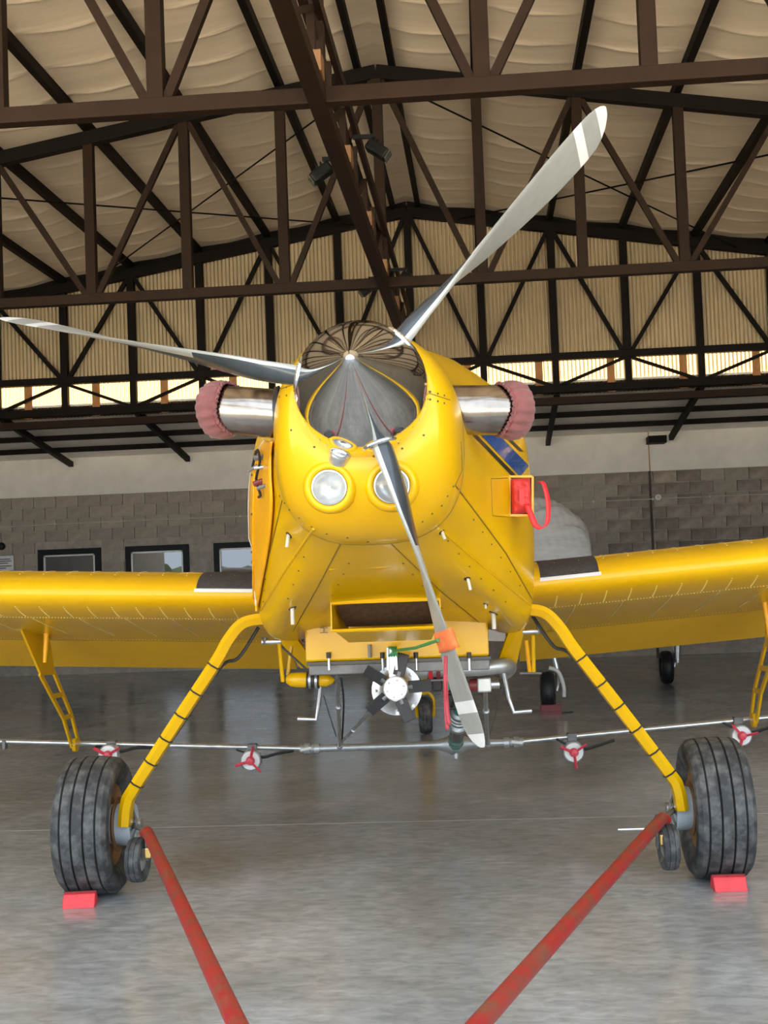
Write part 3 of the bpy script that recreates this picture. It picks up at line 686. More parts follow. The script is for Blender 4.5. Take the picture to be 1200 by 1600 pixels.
# --- wings
def foil(c, up):                                       # 15 % thick cambered section
    mC, p, t = .038, .4, .155
    yt = 5*t*(.2969*sqrt(c)-.126*c-.3516*c*c+.2843*c**3-.1015*c**4)
    yc = mC/p**2*(2*p*c-c*c) if c < p else mC/(1-p)**2*((1-2*p)+2*p*c-c*c)
    return yc+yt if up else yc-yt
CH, WA = 1.83, radians(12.6)
def wing_pt(s, x, c, up, off=0.):
    z = foil(c, up)*CH+(off if up else -off); yy = c*CH
    zr = 1.500+(.045 if s < 0 else .066)*(x-.7)
    return Vector((s*x, .03+yy*cos(WA)+z*sin(WA), zr-yy*sin(WA)+z*cos(WA)))
cs = [(1-cos(pi/2*i/22))*.76 for i in range(23)]
for s in (-1, 1):
    xs_ = [.62+(7.7-.62)*i/40 for i in range(41)]
    G = [[wing_pt(s, x, c, False) for c in reversed(cs)]+[wing_pt(s, x, c, True) for c in cs[1:]] for x in xs_]
    m = MB(); m.grid(G, True); n = len(G[0]); m.f.append(tuple(range(len(m.v)-n, len(m.v)))); m.m.append(0)
    wg = m.build('wing', 'yellow', AC, 50)
    tag(wg, 'yellow wing with rivet lines on the image '+('left' if s < 0 else 'right'))
    # flap, drooped
    F2 = WA+radians(13)
    def flap_row(x):
        h = wing_pt(s, x, .762, False, -.006); r = []
        for k in range(13):
            a = k/12; c = .46*a; th = .055*sqrt(max(0, a))*(1-a)*1.9
            r.append((h.x, h.y+c*cos(F2), h.z-c*sin(F2)))
        up = []
        for k in range(11, 0, -1):
            a = k/12; c = .46*a; th = .20*sqrt(a)*(1-a)
            up.append((h.x, h.y+c*cos(F2)+th*sin(F2), h.z-c*sin(F2)+th*cos(F2)))
        return r+up
    m = MB(); m.grid([flap_row(.72), flap_row(3.6)], True)
    for e in (0, 1): m.f.append(tuple(e*24-e*1+k for k in range(23)) if False else tuple(range(e*(len(m.v)//2), (e+1)*(len(m.v)//2)))); m.m.append(0)
    m.build('flap', 'yellow', wg, 40)
    # rivets and lap seams under the leading edge
    m = MB()
    x = .8
    while x < 3.2: m.sphere(wing_pt(s, x, .155, False), .0042, 4); x += .0165
    x = .8
    while x < 3.2: m.sphere(wing_pt(s, x, .70, False), .0030, 4); x += .02
    x = .84
    while x < 3.2:
        for k in range(9): m.sphere(wing_pt(s, x, .045+.0115*k, False), .0036, 4)
        m.sphere(wing_pt(s, x, .07, True), .004, 4)
        x += .128
    stuff(m.build('wing_rivets', 'rivet', wg, fix=False))
    x = .95
    while x < 3.2:
        MB().tube([wing_pt(s, x, .17+.04*k, False, .001) for k in range(11)], .0028, 5).build('lap_seam', 'rivet', wg); x += .255
    for x in [.98+.127*k for k in range(17)]: MB().tube([wing_pt(s, x, c, True, .001) for c in (.10, .14, .18, .24)], .0016, 5).build('lap_seam', 'rivet', wg)
    # walkway pad with a bright front strip
    xa, xb = (.715, 1.02) if s < 0 else (.755, 1.055)
    MB().grid([[wing_pt(s, xa+(xb-xa)*i/6, .0015+.27*(k/14)**1.8, True, .003) for k in range(15)] for i in range(7)]).build('walkway_pad', 'walk', wg, 60)
    MB().grid([[wing_pt(s, xa-.002+(xb-xa+.012)*i/6, c_, u_, .0045) for c_, u_ in ((.0020, True), (.0010, True), (.0003, True), (.0, True))] for i in range(7)]).build('walkway_edge_strip', 'alframe', wg, 60)
    # root fillet
    MB().tube(smooth_path([wing_pt(s, .685, c, True, .0) for c in (.5, .3, .15, .05, .0)]+[wing_pt(s, .685, c, False, .0) for c in (.02, .06, .12)], 20), .022, 10).build('root_fillet', 'yellow', wg)
    # boom hanger: tapered plate with lightening holes
    X = -2.19 if s < 0 else 2.19
    hx = [(31, 980), (74, 984), (62, 1052), (84, 1050), (99, 1122), (112, 1118), (112, 1166), (123, 1162)]
    P = [AXP(px, py, -2.19) for px, py in hx]
    hg = empty('boom_hanger'); hg.parent = AC
    if s > 0:
        P = [Vector((2.19, p.y, p.z+.02)) for p in P]
    MB().add([P[0], P[1], P[3], P[2]], [(0, 1, 2, 3)]).build('hanger_plate', 'yellow', hg, 0, solid=.014, fix=False)
    for i, j in ((2, 4), (3, 5), (4, 6), (5, 7)): MB().bar(P[i], P[j], .016, .035, (1, 0, 0)).build('hanger_rail', 'yellow', hg, 0, bevel=.004)
    for t in (.0, .5, 1.): a = P[2].lerp(P[4], t); b = P[3].lerp(P[5], t); MB().bar(a, b, .012, .03, (1, 0, 0)).build('hanger_web', 'yellow', hg, 0)
    MB().lathe(P[6].lerp(P[7], .5)+Vector((-.012, 0, .0)), (1, 0, 0), [(0, 0), (0, .045), (.024, .045), (.024, 0)], 18).build('hanger_eye', 'yellow', hg)
    MB().tube([P[0].lerp(P[2], .06), P[0].lerp(P[2], .06)+Vector((s*.06, -.01, .03))], .008, 8).build('hanger_bolt', 'brass', hg)
    q0 = AXP(73, 978, -2.10); q1 = AXP(70, 1035, -2.12)
    if s > 0: q0.x, q1.x = 2.10, 2.12
    MB().tube([q0, q1], [.017, .012], 12).build('actuator_rod', 'orange', hg)

# --- main landing gear
LEGK = [(.60, 1.372), (.70, 1.370), (.77, 1.345), (.835, 1.27), (.90, 1.165), (1.10, .885), (1.33, .555), (1.375, .475), (1.392, .36)]
tyre_prof = [(-.07, .19), (-.115, .215), (-.137, .25), (-.145, .285), (-.138, .315), (-.118, .336)]
for g0 in (-.088, -.030, .030, .088): tyre_prof += [(g0-.0055, .349-.9*g0*g0), (g0-.004, .337), (g0+.004, .337), (g0+.0055, .349-.9*g0*g0)]
tyre_prof += [(.118, .336), (.138, .315), (.145, .285), (.137, .25), (.115, .215), (.07, .19)]
def tyre(name, parent, loc, sc_, prof=tyre_prof, n=64, mt=('tyre', 'groove')):
    m = MB(); m.lathe((0, 0, 0), (1, 0, 0), [(t*sc_, r*sc_) for t, r in prof], n)
    for fi in range(len(m.f)):
        j = fi//n
        if abs((prof[j][1]+prof[j+1][1])/2-.337) < .0006 and len(prof) > 20: m.m[fi] = 1
    o = m.build(name, list(mt), parent, 30, fix=False); o.location = loc; return o
for s in (-1, 1):
    path = smooth_path([Vector((s*x, -.10, z)) for x, z in LEGK], 46)
    sec = [(-.028, -.045), (-.006, -.062), (.028, -.045), (.034, .0), (.028, .045), (-.028, .045)]
    G = []
    for i, p in enumerate(path):
        d = (path[min(i+1, 45)]-path[max(i-1, 0)]).normalized(); a = Vector((0, 1, 0)); b = d.cross(a).normalized()*(-s)
        G.append([p+b*u+a*v for u, v in sec])
    m = MB(); m.grid(G, True); leg = m.build('landing_gear_leg', 'yellow', AC, 25)
    lens = [0]
    for i in range(45): lens.append(lens[-1]+(path[i+1]-path[i]).length)
    def at(t):
        for i in range(45):
            if lens[i+1] >= t: return path[i].lerp(path[i+1], (t-lens[i])/(lens[i+1]-lens[i])), (path[i+1]-path[i]).normalized(), G[i], G[i+1], (t-lens[i])/(lens[i+1]-lens[i])
    for t in (.42, .58, .72, .86, 1.0, 1.13, .30)[:6]:
        p, d, ga, gb, u = at(t+(.03 if s > 0 else 0)); ring = [ga[k].lerp(gb[k], u) for k in range(6)]; ring = [p+(q-p)*1.07 for q in ring]
        tw = d*.010
        m = MB(); m.grid([[q-d*.004 for q in ring], [q+d*.004+(tw if False else Vector()) for q in ring]], True); m.build('cable_tie', 'black', leg, 0, solid=.003)
    # brake hose
    h0 = A(404, 980, -.04) if s < 0 else A(832, 962, -.04); h1 = at(.44)[0]
    hz = smooth_path([h0, h0.lerp(h1, .5)+Vector((-s*.015, 0, -.05)), h1+Vector((-s*.035, .03, 0)), at(.8)[0]+Vector((-s*.03, .05, 0)), at(1.2)[0]+Vector((-s*.02, .05, 0)), Vector((s*1.37, .0, .37))], 30)
    MB().tube(hz, .009, 8).build('brake_hose', 'black', leg)
    wh = empty('main_wheel', (s*1.572, 0, .347)); wh.parent = AC
    tyre('tyre', wh, (0, 0, 0), 1.)
    for e in (-1, 1):
        MB().lathe((0, 0, 0), (e, 0, 0), [(.10, .205), (.085, .19), (.075, .15), (.09, .10), (.10, .06), (.10, 0)], 36).build('rim', 'bare' if e == s else 'rust', wh)
    MB().lathe((-s*.135, 0, 0), (-s, 0, 0), [(-.05, 0), (-.05, .10), (0, .106), (.006, .108), (.062, .108), (.068, .103), (.068, .045), (.068, 0)], 40).build('brake_disc', 'discpaint', wh)
    MB().lathe((-s*.12, 0, 0), (-s, 0, 0), [(-.02, .10), (.0, .138), (.004, .138), (.004, .10)], 36).build('brake_backplate', 'rust', wh)
    for k in range(6): th = 2*pi*k/6; MB().tube([(-s*.19, .075*cos(th), .075*sin(th)), (-s*.205, .075*cos(th), .075*sin(th))], .012, 8).build('caliper_bolt', 'bare', wh)
    MB().box(-s*.19-.02, -s*.19+.02, -.10, -.02, -.02, .06).build('brake_caliper', 'darkgrey', wh, 0, bevel=.006)
    MB().tube([(-s*.10, 0, 0), (-s*.24, 0, 0)], .028, 14).build('axle', 'bare', wh)
    MB().tube(smooth_path([Vector((-s*.21, -.04, .07)), Vector((-s*.235, -.08, .02)), Vector((-s*.22, -.09, -.04)), Vector((-s*.2, -.06, -.08))], 12), .006, 6).build('brake_pipe', 'darkgrey', wh)

# --- spray boom
YBm = 1.90
def bz(x): return .447 if abs(x) < .62 else .447+(abs(x)-.62)*(.054 if x < 0 else .066)
bo = empty('spray_boom'); bo.parent = AC
MB().tube([(-.66, YBm, .449), (.66, YBm, .449)], .024, 16).build('centre_pipe', 'pipe', bo)
for s in (-1, 1):
    MB().tube([(s*.66, YBm, bz(.66*s)), (s*5.2, YBm, bz(5.2*s))], .0165, 12).build('boom_tube', 'bare', bo)
    c = MB(); c.lathe((s*.60, YBm, .448), (s, 0, .02), [(0, .02), (0, .034), (.035, .034), (.04, .027), (.06, .027), (.065, .036), (.10, .036), (.105, .028), (.13, .028), (.13, .02)], 18); c.build('boom_coupling', 'pipe', bo)
    MB().tube([(s*.65, YBm-.045, .46), (s*.72, YBm-.045, .448)], .010, 8).build('coupling_clamp', 'white', bo)
q = A(712, 1163, YBm); MB().lathe((q.x-.11, YBm, .449), (1, 0, 0), [(-.05, .025), (0, .034), (.05, .05), (.08, .066), (.14, .066), (.17, .05), (.22, .034), (.30, .025)], 20).build('boom_tee', 'pipe', bo)
MB().tube([(q.x, YBm-.02, .41), (q.x, YBm-.02, .36)], .016, 10).build('tee_drain', 'pipe', bo)
# struts to the boom
for (a, b, r) in (((527, 1058, .6), (531, 1166, YBm-.01), .013), ((531, 1163, YBm-.02), (588, 1102, .75), .010), ((758, 1072, .6), (762, 1163, YBm-.01), .013), ((762, 1163, YBm-.02), (737, 1140, 1.5), .010), ((747, 1005, .4), (765, 1033, .6), .008)):
    o = MB().tube([A(*a), A(*b)], r, 12).build('boom_strut', 'bare', bo)
    MB().sphere(A(*b), r*1.9, 10).build('strut_joint', 'bare', o)
    mid = A(*a).lerp(A(*b), .38); MB().tube([mid, mid+(A(*b)-A(*a)).normalized()*.03], r*1.5, 12).build('strut_collar', 'bare', o)
MB().tube(smooth_path([A(533, 1060, .6), A(537, 1100, 1.2), A(534, 1165, YBm)], 12), .006, 6).build('boom_cable', 'black', bo)
for (x1_, y1_, x2_, y2_) in ((505, 1085, 525, 1150), (806, 1000, 765, 1150)): MB().tube([A(x1_, y1_, .8), A(x2_, y2_, YBm)], .004, 6).build('stay_wire', 'darkgrey', bo)
# rotary atomisers
def atomiser(px, py, ang, hose):
    q = A(px, py, 1.78); o = empty('rotary_atomiser', q); o.parent = AC
    top = bz(q.x)-q.z
    MB().lathe((0, .10, 0), (0, -1, 0), [(0, 0), (0, .058), (.02, .066), (.075, .066), (.09, .058), (.09, .02), (.09, 0)], 26).build('drum', 'white', o)
    for k in range(3): MB().lathe((0, .085-.03*k, 0), (0, -1, 0), [(0, .067), (.006, .0685), (.012, .067)], 26).build('drum_band', 'bare', o)
    MB().lathe((0, .005, 0), (0, -1, 0), [(0, .030), (.012, .026), (.03, .020), (.036, 0)], 16).build('fan_hub', 'pink', o)
    for k in range(3):
        th = ang+2*pi*k/3; d = Vector((cos(th), 0, sin(th))); MB().bar(d*.02+Vector((0, -.015, 0)), d*.098+Vector((0, -.022, 0)), .020, .006, (-sin(th)*.6, -.8, cos(th)*.6)).build('fan_blade', 'pink', o, 0)
    MB().box(-.03, .03, .085, .15, top-.03, top+.025).build('boom_clamp', 'darkgrey', o, 0, bevel=.006)
    MB().tube([(0, .11, top-.02), (0, .09, .03)], .018, 10).build('mount_stem', 'darkgrey', o)
    MB().tube(smooth_path([Vector((0, .09, .03)), Vector((hose*.07, .06, .012)), Vector((hose*.16, .08, .03)), Vector((hose*.27, .11, top-.03))], 12), .010, 8).build('feed_hose', 'black', o)
    MB().tube(smooth_path([Vector((0, .09, .04)), Vector((-hose*.05, .06, .05)), Vector((-hose*.10, .09, top-.01))], 8), .007, 6).build('feed_hose', 'black', o)
for a in ((168, 1180, 2.6, 1), (391, 1189, 3.4, 1), (897, 1176, .6, 1), (1160, 1150, .2, 1)): atomiser(*a)
q = A(6, 1163, YBm-.02); MB().box(q.x-.012, q.x+.012, YBm-.03, YBm+.025, q.z-.035, q.z+.025).build('boom_clip', 'darkgrey', bo, 0, bevel=.005)

# --- wind-driven spray pump with five flat blades
YP = -.14; pc = A(618, 1076, YP); pu = empty('spray_pump', pc); pu.parent = AC
MB().lathe((0, 0, 0), (0, -1, 0), [(-.05, 0), (-.05, .060), (.0, .060), (.006, .055), (.006, 0)], 30).build('fan_hub', 'white', pu)
m = MB()
for k in range(6): th = 2*pi*k/6+.3; m.sphere((.043*cos(th), -.008, .043*sin(th)), .005, 6)
m.build('hub_screws', 'bare', pu, fix=False)['kind'] = 'stuff'
for k in range(5):
    th = radians(3+72*k); d = Vector((cos(th), 0, sin(th))); t = Vector((-sin(th), 0, cos(th)))
    MB().bar(d*.064+Vector((0, .025, 0)), d*.178+Vector((0, .025, 0)), .064, .007, t*.93+Vector((0, .36, 0))).build('fan_blade', 'black', pu, 0, bevel=.004)
    MB().tube([d*.05+Vector((0, .025, 0)), d*.085+Vector((0, .025, 0))], .012, 8).build('blade_root', 'darkgrey', pu)
MB().lathe((.0, .07, -.02), (0, 1, 0), [(0, 0), (0, .05), (.03, .07), (.06, .100), (.065, .128), (.085, .128), (.09, .112), (.12, .112), (.13, .10), (.20, .09), (.25, .05), (.25, 0)], 34).build('pump_housing', 'bare', pu)
for k in range(8): th = 2*pi*k/8; MB().tube([(.115*cos(th), .13, -.02+.115*sin(th)), (.115*cos(th), .118, -.02+.115*sin(th))], .009, 6).build('housing_bolt', 'bare', pu)
q = A(612, 1012, -.10)-pc; MB().bar(q, (-.01, .05, .05), .05, .02, (1, 0, 0)).build('pump_bracket', 'bare', pu, 0, bevel=.004)
for dx in (-.018, .018): MB().tube([q+Vector((dx, -.012, .0)), q+Vector((dx*1.2, -.012, -.11))], .008, 8).build('bracket_rod', 'bare', pu)

# --- plumbing right of the pump
pb = empty('spray_plumbing'); pb.parent = AC
MB().tube(smooth_path([A(700, 1046, .32), A(740, 1045, .32), A(778, 1041, .32), A(792, 1040, .36), A(796, 1044, .46), A(790, 1050, .6)], 22), .040, 18).build('main_pipe', 'pipe', pb)
a, b = A(632, 1049, .32), A(712, 1046, .32); d = (b-a)
MB().lathe(a, d, [(0, .02), (0, .046), (.05, .046), (.055, .055), (.075, .055), (.08, .042), (.12, .042), (.12, .02)], 22).build('pipe_coupling', 'pipe', pb)
for t in (.47, .62, .77): MB().lathe(a+d*t, d, [(0, .03), (0, .050), (.022, .050), (.022, .03)], 22).build('red_collar', 'ribbon' if t != .62 else 'maroon', pb)
MB().tube([a+d*.4, b], .036, 18).build('valve_sleeve', 'pipe', pb)
for e in (-.05, .05): MB().tube([a+d*.2+Vector((0, -.03, e)), a+d*.95+Vector((0, -.03, e))], .005, 8).build('tie_rod', 'bare', pb)
a = A(655, 1072, .5)
for i, (px, py, w, h, mt) in enumerate(((683, 1069, .05, .07, 'black'), (697, 1070, .04, .06, 'greenplastic'), (712, 1072, .05, .045, 'darkgrey'), (728, 1072, .03, .04, 'brass'))):
    q = A(px, py, .45); MB().box(q.x-w/2, q.x+w/2, .40, .46, q.z-h/2, q.z+h/2).build('valve_block', mt, pb, 0, bevel=.010)
q = A(733, 1070, .45); MB().lathe((q.x, .43, q.z), (1, 0, 0), [(0, .015), (0, .028), (.02, .034), (.045, .034), (.055, .02), (.055, 0)], 18).build('valve_knob', 'maroon', pb)
q = A(757, 1069, .45); MB().box(q.x-.04, q.x+.035, .39, .47, q.z-.04, q.z+.04).build('junction_block', 'pipe', pb, 0, bevel=.008)
MB().tube([(q.x+.03, .43, q.z), (q.x+.08, .43, q.z)], .026, 14).build('junction_cap', 'bare', pb)
MB().tube(smooth_path([A(702, 1078, .5), A(710, 1090, .7), A(705, 1105, .9)], 10), .010, 8).build('plumbing_hose', 'black', pb)
# check valve down to the boom
P = [A(722, 1085, 1.1), A(719, 1108, 1.4), A(716, 1132, 1.6), A(713, 1152, 1.8), A(712, 1166, 1.88)]
MB().tube([P[0], P[1]], .048, 16).build('valve_hose', 'greenplastic', pb)
MB().tube([P[1], P[1].lerp(P[2], .3), P[1].lerp(P[2], .35), P[1].lerp(P[2], .6), P[1].lerp(P[2], .65), P[2]], [.05, .05, .062, .062, .05, .05], 18).build('valve_body', 'bare', pb)
for t in (.1, .5, .9): p = P[1].lerp(P[2], t); MB().tube([p, p+(P[2]-P[1]).normalized()*.03], .066, 18).build('valve_clamp', 'bare', pb)
MB().tube([P[2], P[3]], .046, 6).build('valve_nut', 'darkgrey', pb)
MB().tube([P[3], P[4]], .044, 16).build('delivery_hose', 'greenplastic', pb)
for t in (.15, .5, .85): p = P[3].lerp(P[4], t); MB().tube([p, p+(P[4]-P[3]).normalized()*.012], .050, 16).build('hose_clamp', 'bare', pb)
q = A(706, 1095, .9); MB().box(q.x-.04, q.x+.05, .88, .96, q.z-.05, q.z+.04).build('flow_sensor', 'black', pb, 0, bevel=.008)

# --- boarding steps, side tubes and smoker bottle under the fuselage
for P in ([(502, 1062, .35), (498, 1100, .38), (494, 1124, .38), (465, 1123, .38)], [(787, 1050, .35), (795, 1090, .38), (803, 1113, .38), (831, 1111, .38)]):
    MB().tube([A(*p) for p in P], .012, 10).build('boarding_step', 'bare', AC)
bt = empty('smoke_oil_bottle'); bt.parent = AC
a, b = A(446, 1062, .2), A(527, 1063, .2); d = b-a
MB().lathe(a, d, [(0, 0), (.006, .02), (.03, .036), (.06, .040), (.115, .040), (.115, 0)], 20).build('bottle_body', 'yellow', bt)
MB().lathe(a, d, [(.113, .02), (.113, .044), (.18, .044), (.18, .02)], 20).build('bottle_boot', 'black', bt)
for t in (.125, .158): MB().lathe(a, d, [(t, .04), (t, .047), (t+.012, .047), (t+.012, .04)], 20).build('bottle_clamp', 'bare', bt)
MB().lathe(a, d, [(.18, .034), (.22, .033), (.25, .018), (.262, 0)], 20).build('bottle_spout', 'yellow', bt)
for s, PP in ((-1, (((436, 1002, .15), (442, 1065, .2)), ((455, 1010, .25), (450, 1055, .25)), ((432, 1003, .15), (478, 1045, .3)))), (1, (((833, 992, .2), (834, 1050, .25)), ((822, 1000, .2), (828, 1052, .25)), ((812, 1052, .22), (846, 1052, .25))))):
    for i, (p, q) in enumerate(PP): MB().tube([A(*p), A(*q)], .011 if i < 2 else .006, 10).build('support_tube', ('yellow', 'yellow' if s < 0 else 'orange', 'darkgrey')[i], AC)
    q = A(424 if s < 0 else 832, 1003 if s < 0 else 987, .05); MB().tube([q+Vector((-.05, 0, 0)), q+Vector((.05, 0, 0))], .012, 10).build('tube_fitting', 'bare', AC); MB().tube([q+Vector((-s*-.035, 0, -.012)), q+Vector((-s*-.035, 0, .025))], .014, 8).build('fitting_nut', 'darkgrey', AC)
    # rear lower fuselage side frames behind the cheeks
    pts = [A(430, 990, .35), A(455, 985, .35), A(498, 1043, .45), A(470, 1043, .45)] if s < 0 else [A(822, 968, .35), A(795, 985, .35), A(775, 1040, .45), A(806, 1040, .45)]
    MB().add(pts, [(0, 1, 2, 3)]).build('side_gusset', 'yellow', AC, 0, solid=.02, fix=False)

# --- cockpit, tail surfaces and tail wheel (mostly hidden by the nose)
cp = MB()
G = []
for i, (y, h, w) in enumerate(((1.25, .06, .42), (1.6, .36, .42), (2.0, .46, .40), (2.5, .44, .36), (3.0, .20, .30), (3.2, .03, .24))):
    zb = 2.62-.14*(y-1.25)-.08*i
    G.append([(w*cos(pi*k/12), y, zb+(h)*sin(pi*k/12)**.7) for k in range(13)])
cp.grid(G); cp.build('cockpit_canopy', 'pane', AC, 40)
def slab(name, P, th, mt='yellow', par=AC): return MB().add(P, [tuple(range(len(P)))]).build(name, mt, par, 0, solid=th, fix=False)
slab('fin', [(0, 5.4, 1.55), (0, 6.2, 2.75), (0, 6.75, 2.75), (0, 6.85, 1.0), (0, 6.4, 1.2)], .08)
for s in (-1, 1): slab('stabiliser', [(s*.1, 5.5, 1.32), (s*2.55, 5.75, 1.30), (s*2.55, 6.5, 1.12), (s*.1, 6.6, 1.06)], .07)
tw = empty('tail_wheel', A(665, 1118, 6.12)); tw.parent = AC; tw.location.z = .182
tyre('tyre', tw, (0, 0, 0), 1., [(-.03, .09), (-.055, .105), (-.064, .135), (-.055, .165), (-.035, .178), (-.022, .181), (-.02, .175), (-.012, .175), (-.01, .182), (.01, .182), (.012, .175), (.02, .175), (.022, .181), (.035, .178), (.055, .165), (.064, .135), (.055, .105), (.03, .09)], 36)
MB().lathe((-.04, 0, 0), (1, 0, 0), [(0, 0), (0, .1), (.08, .1), (.08, 0)], 24).build('hub', 'bare', tw)
MB().tube(smooth_path([Vector((.075, 0, -.02)), Vector((.085, 0, .08)), Vector((.075, 0, .17)), Vector((.0, .0, .23)), Vector((-.075, 0, .17)), Vector((-.085, 0, .08)), Vector((-.075, 0, -.02))], 20), .018, 10).build('fork', 'yellow', tw)
MB().bar((0, 0, .22), (0, -.15, .62), .06, .10, (1, 0, 0)).build('tail_spring', 'yellow', tw, 0)

# ================================================================== LOOSE THINGS ON AND AROUND THE AIRPLANE
def acw(p): p = Vector(p); return AC_O+_cx*p.x+_cy*p.y+Vector((0, 0, p.z))
def acroot(name, p, label, cat, group=None):
    o = empty(name, acw(p), AC_YAW); return tag(o, label, cat, group)
# exhaust covers
for s, end, d in EXH:
    dd = (Vector((s*.88, .46, -.03))).normalized()
    t = acroot('exhaust_cover', end, 'dusty pink gathered fabric cover over the exhaust on the image '+('left' if s < 0 else 'right'), 'exhaust cover', 'exhaust covers')
    amp = [.0, .007, .006, .004, .004, .004, .004, .004, .003, .003, .001, 0]
    sd = random.Random(3+s); phs = [sd.uniform(0, 6) for _ in range(12)]
    def rip(j, th): w = sin(34*th+phs[0])*.6+.4*sin(55*th+phs[1]); w2 = sin(17*th+phs[2]+.4*sin(3*th)); return (amp[j]*(w if j < 3 else w2), .007*sin(3*th+1)*(1 if j < 5 else 0)+(.004*w if j < 2 else 0))
    pr = [(-.055, .1005), (-.057, .110), (-.047, .109), (-.040, .1045), (-.031, .1125), (-.012, .117), (.012, .118), (.045, .112), (.062, .092), (.072, .06), (.077, .03), (.078, 0)]
    MB().lathe((0, 0, 0), dd, pr, 140, rip=rip).build('cover_cloth', 'pinkcover', t, 70, fix=False)
    MB().lathe(dd*-.044, dd, [(0, .106), (.005, .109), (.010, .106)], 60, rip=lambda j, th: (.0, .007*sin(3*th+1))).build('elastic_band', 'maroon', t, 60)
# intake plug with strap
c4 = [p-Vector((0, .055, 0)) for p in f4]; ctr = sum(c4, Vector())/4
t = acroot('intake_plug', ctr, 'red padded intake plug with a red pull strap on the fuselage side', 'intake plug')
w, h = (c4[1]-c4[0]).length/2-.008, (c4[0]-c4[3]).length/2-.008; G = []
for i in range(17):
    r = []
    for j in range(13):
        u, v = i/8-1, j/6-1; e = (1-u**6)*(1-v**6); r.append((w*v, -.045*e**.5-.006*sin(9*u+3*v)*e+.008*exp(-8*v*v)*sin(3*u)*e, h*u))
    G.append(r)
pc_ = MB().grid(G).build('plug_cushion', 'red', t, 70)
MB().box(-w, w, -.004, .03, -h, h).build('plug_base', 'maroon', t, 0)
MB().box(-w*.25, w*.25, -.056, -.05, -h*.5, h*.35).build('plug_tab', 'ribbon', t, 0)
sp_ = smooth_path([Vector((.02, -.055, -.04)), Vector((.035, -.065, -.085)), Vector((.055, -.07, -.135)), Vector((.085, -.06, -.150)), Vector((.110, -.05, -.115)), Vector((.115, -.04, -.03)), Vector((.10, -.03, .05)), Vector((.075, -.01, .06))], 26)
G = []
for i, p in enumerate(sp_): a = 1.2*i/25; G.append([p+Vector((cos(a)*.8+.25, sin(a)*.6, .35*sin(a*2.4)))*k for k in (-.013, 0, .013)])
MB().grid(G).build('pull_strap', 'ribbon', t, 70, solid=.002)
# propeller tie-down on the hanging blade
def bl3(r): ph = radians(-73.4); rot = Matrix.Rotation(-EP, 3, 'X'); return hub+rot @ Vector((cos(ph), 0, sin(ph)))*r
p0, p1 = bl3(.925), bl3(.985); mid = (p0+p1)/2; er = (p1-p0).normalized()
t = acroot('propeller_tie', mid, 'orange strap round the hanging blade tied with green cord and red ribbon', 'tie-down strap')
th = radians(twist(.955)); aft = -ax; perp = er.cross(aft)
rot = Matrix.Rotation(-EP, 3, 'X'); perp = rot @ Vector((-sin(radians(-73.4)), 0, cos(radians(-73.4)))); cd = aft*cos(th)-perp*sin(th); td = aft*sin(th)+perp*cos(th)
G = []
for i in range(5):
    r = []
    for k in range(22):
        a = 2*pi*k/22; r.append(er*(-.036+.018*i)+cd*(.150*cos(a)+.045+.004*sin(5*a+i))+td*(.020*sin(a)+.006+.003*sin(7*a+2*i)))
    G.append(r)
MB().grid(G, True).build('strap_sleeve', 'orangecloth', t, 70, solid=.004)
e0 = mid+cd*(-.10)-td*.0; kn = A(614, 1017, -.14)
MB().tube([Vector((-.03, .03, .0)), (kn-mid)*.5+Vector((0, 0, -.006)), kn-mid], .0065, 8).build('tie_cord', 'green', t)
for k in range(4): MB().tube(smooth_path([kn-mid+Vector((-.02+.012*k, -.01, .02)), kn-mid+Vector((.01, -.03, .0)), kn-mid+Vector((.02-.014*k, -.012, -.025))], 8), .006, 6).build('cord_knot', 'greenplastic' if k % 2 else 'green', t)
rb = [A(696, 1025, -2.17)-mid, A(695, 1060, -2.18)-mid, A(696, 1100, -2.17)-mid, A(698, 1140, -2.18)-mid]
for dx, q in ((-.002, 1.0), (.003, .93)):
    G = [[p+Vector((dx-.003, 0, 0)), p+Vector((dx+.004+.006*i/15, .008*sin(i*.7), 0))] for i, p in enumerate(smooth_path([rb[0].lerp(p, q) for p in rb], 16))]
    MB().grid(G).build('ribbon_tail', 'pinkribbon', t, 70, solid=.0015)
# wheel chocks
for s, label in ((-1, 'red wedge chock in front of the main wheel on the image left'), (1, 'red wedge chock in front of the main wheel on the image right')):
    base = acw((s*1.575+(-.015 if s < 0 else .0), -.235, 0)); t = tag(empty('wheel_chock', base, AC_YAW+(.12 if s < 0 else 0)), label, 'wheel chock', 'wheel chocks')
    hw = .078
    MB().add([(-hw, -.075, 0), (hw, -.075, 0), (hw, .06, 0), (-hw, .06, 0), (-hw, -.035, .062), (hw, -.035, .062), (hw, .015, .066), (-hw, .015, .066)], [(0, 3, 2, 1), (4, 5, 6, 7), (0, 1, 5, 4), (1, 2, 6, 5), (2, 3, 7, 6), (3, 0, 4, 7)]).build('chock_body', 'chock', t, 0, bevel=.005)
    MB().box(-hw-.001, hw+.001, -.012, .004, .064, .069).build('chock_ridge', 'maroon', t, 0)
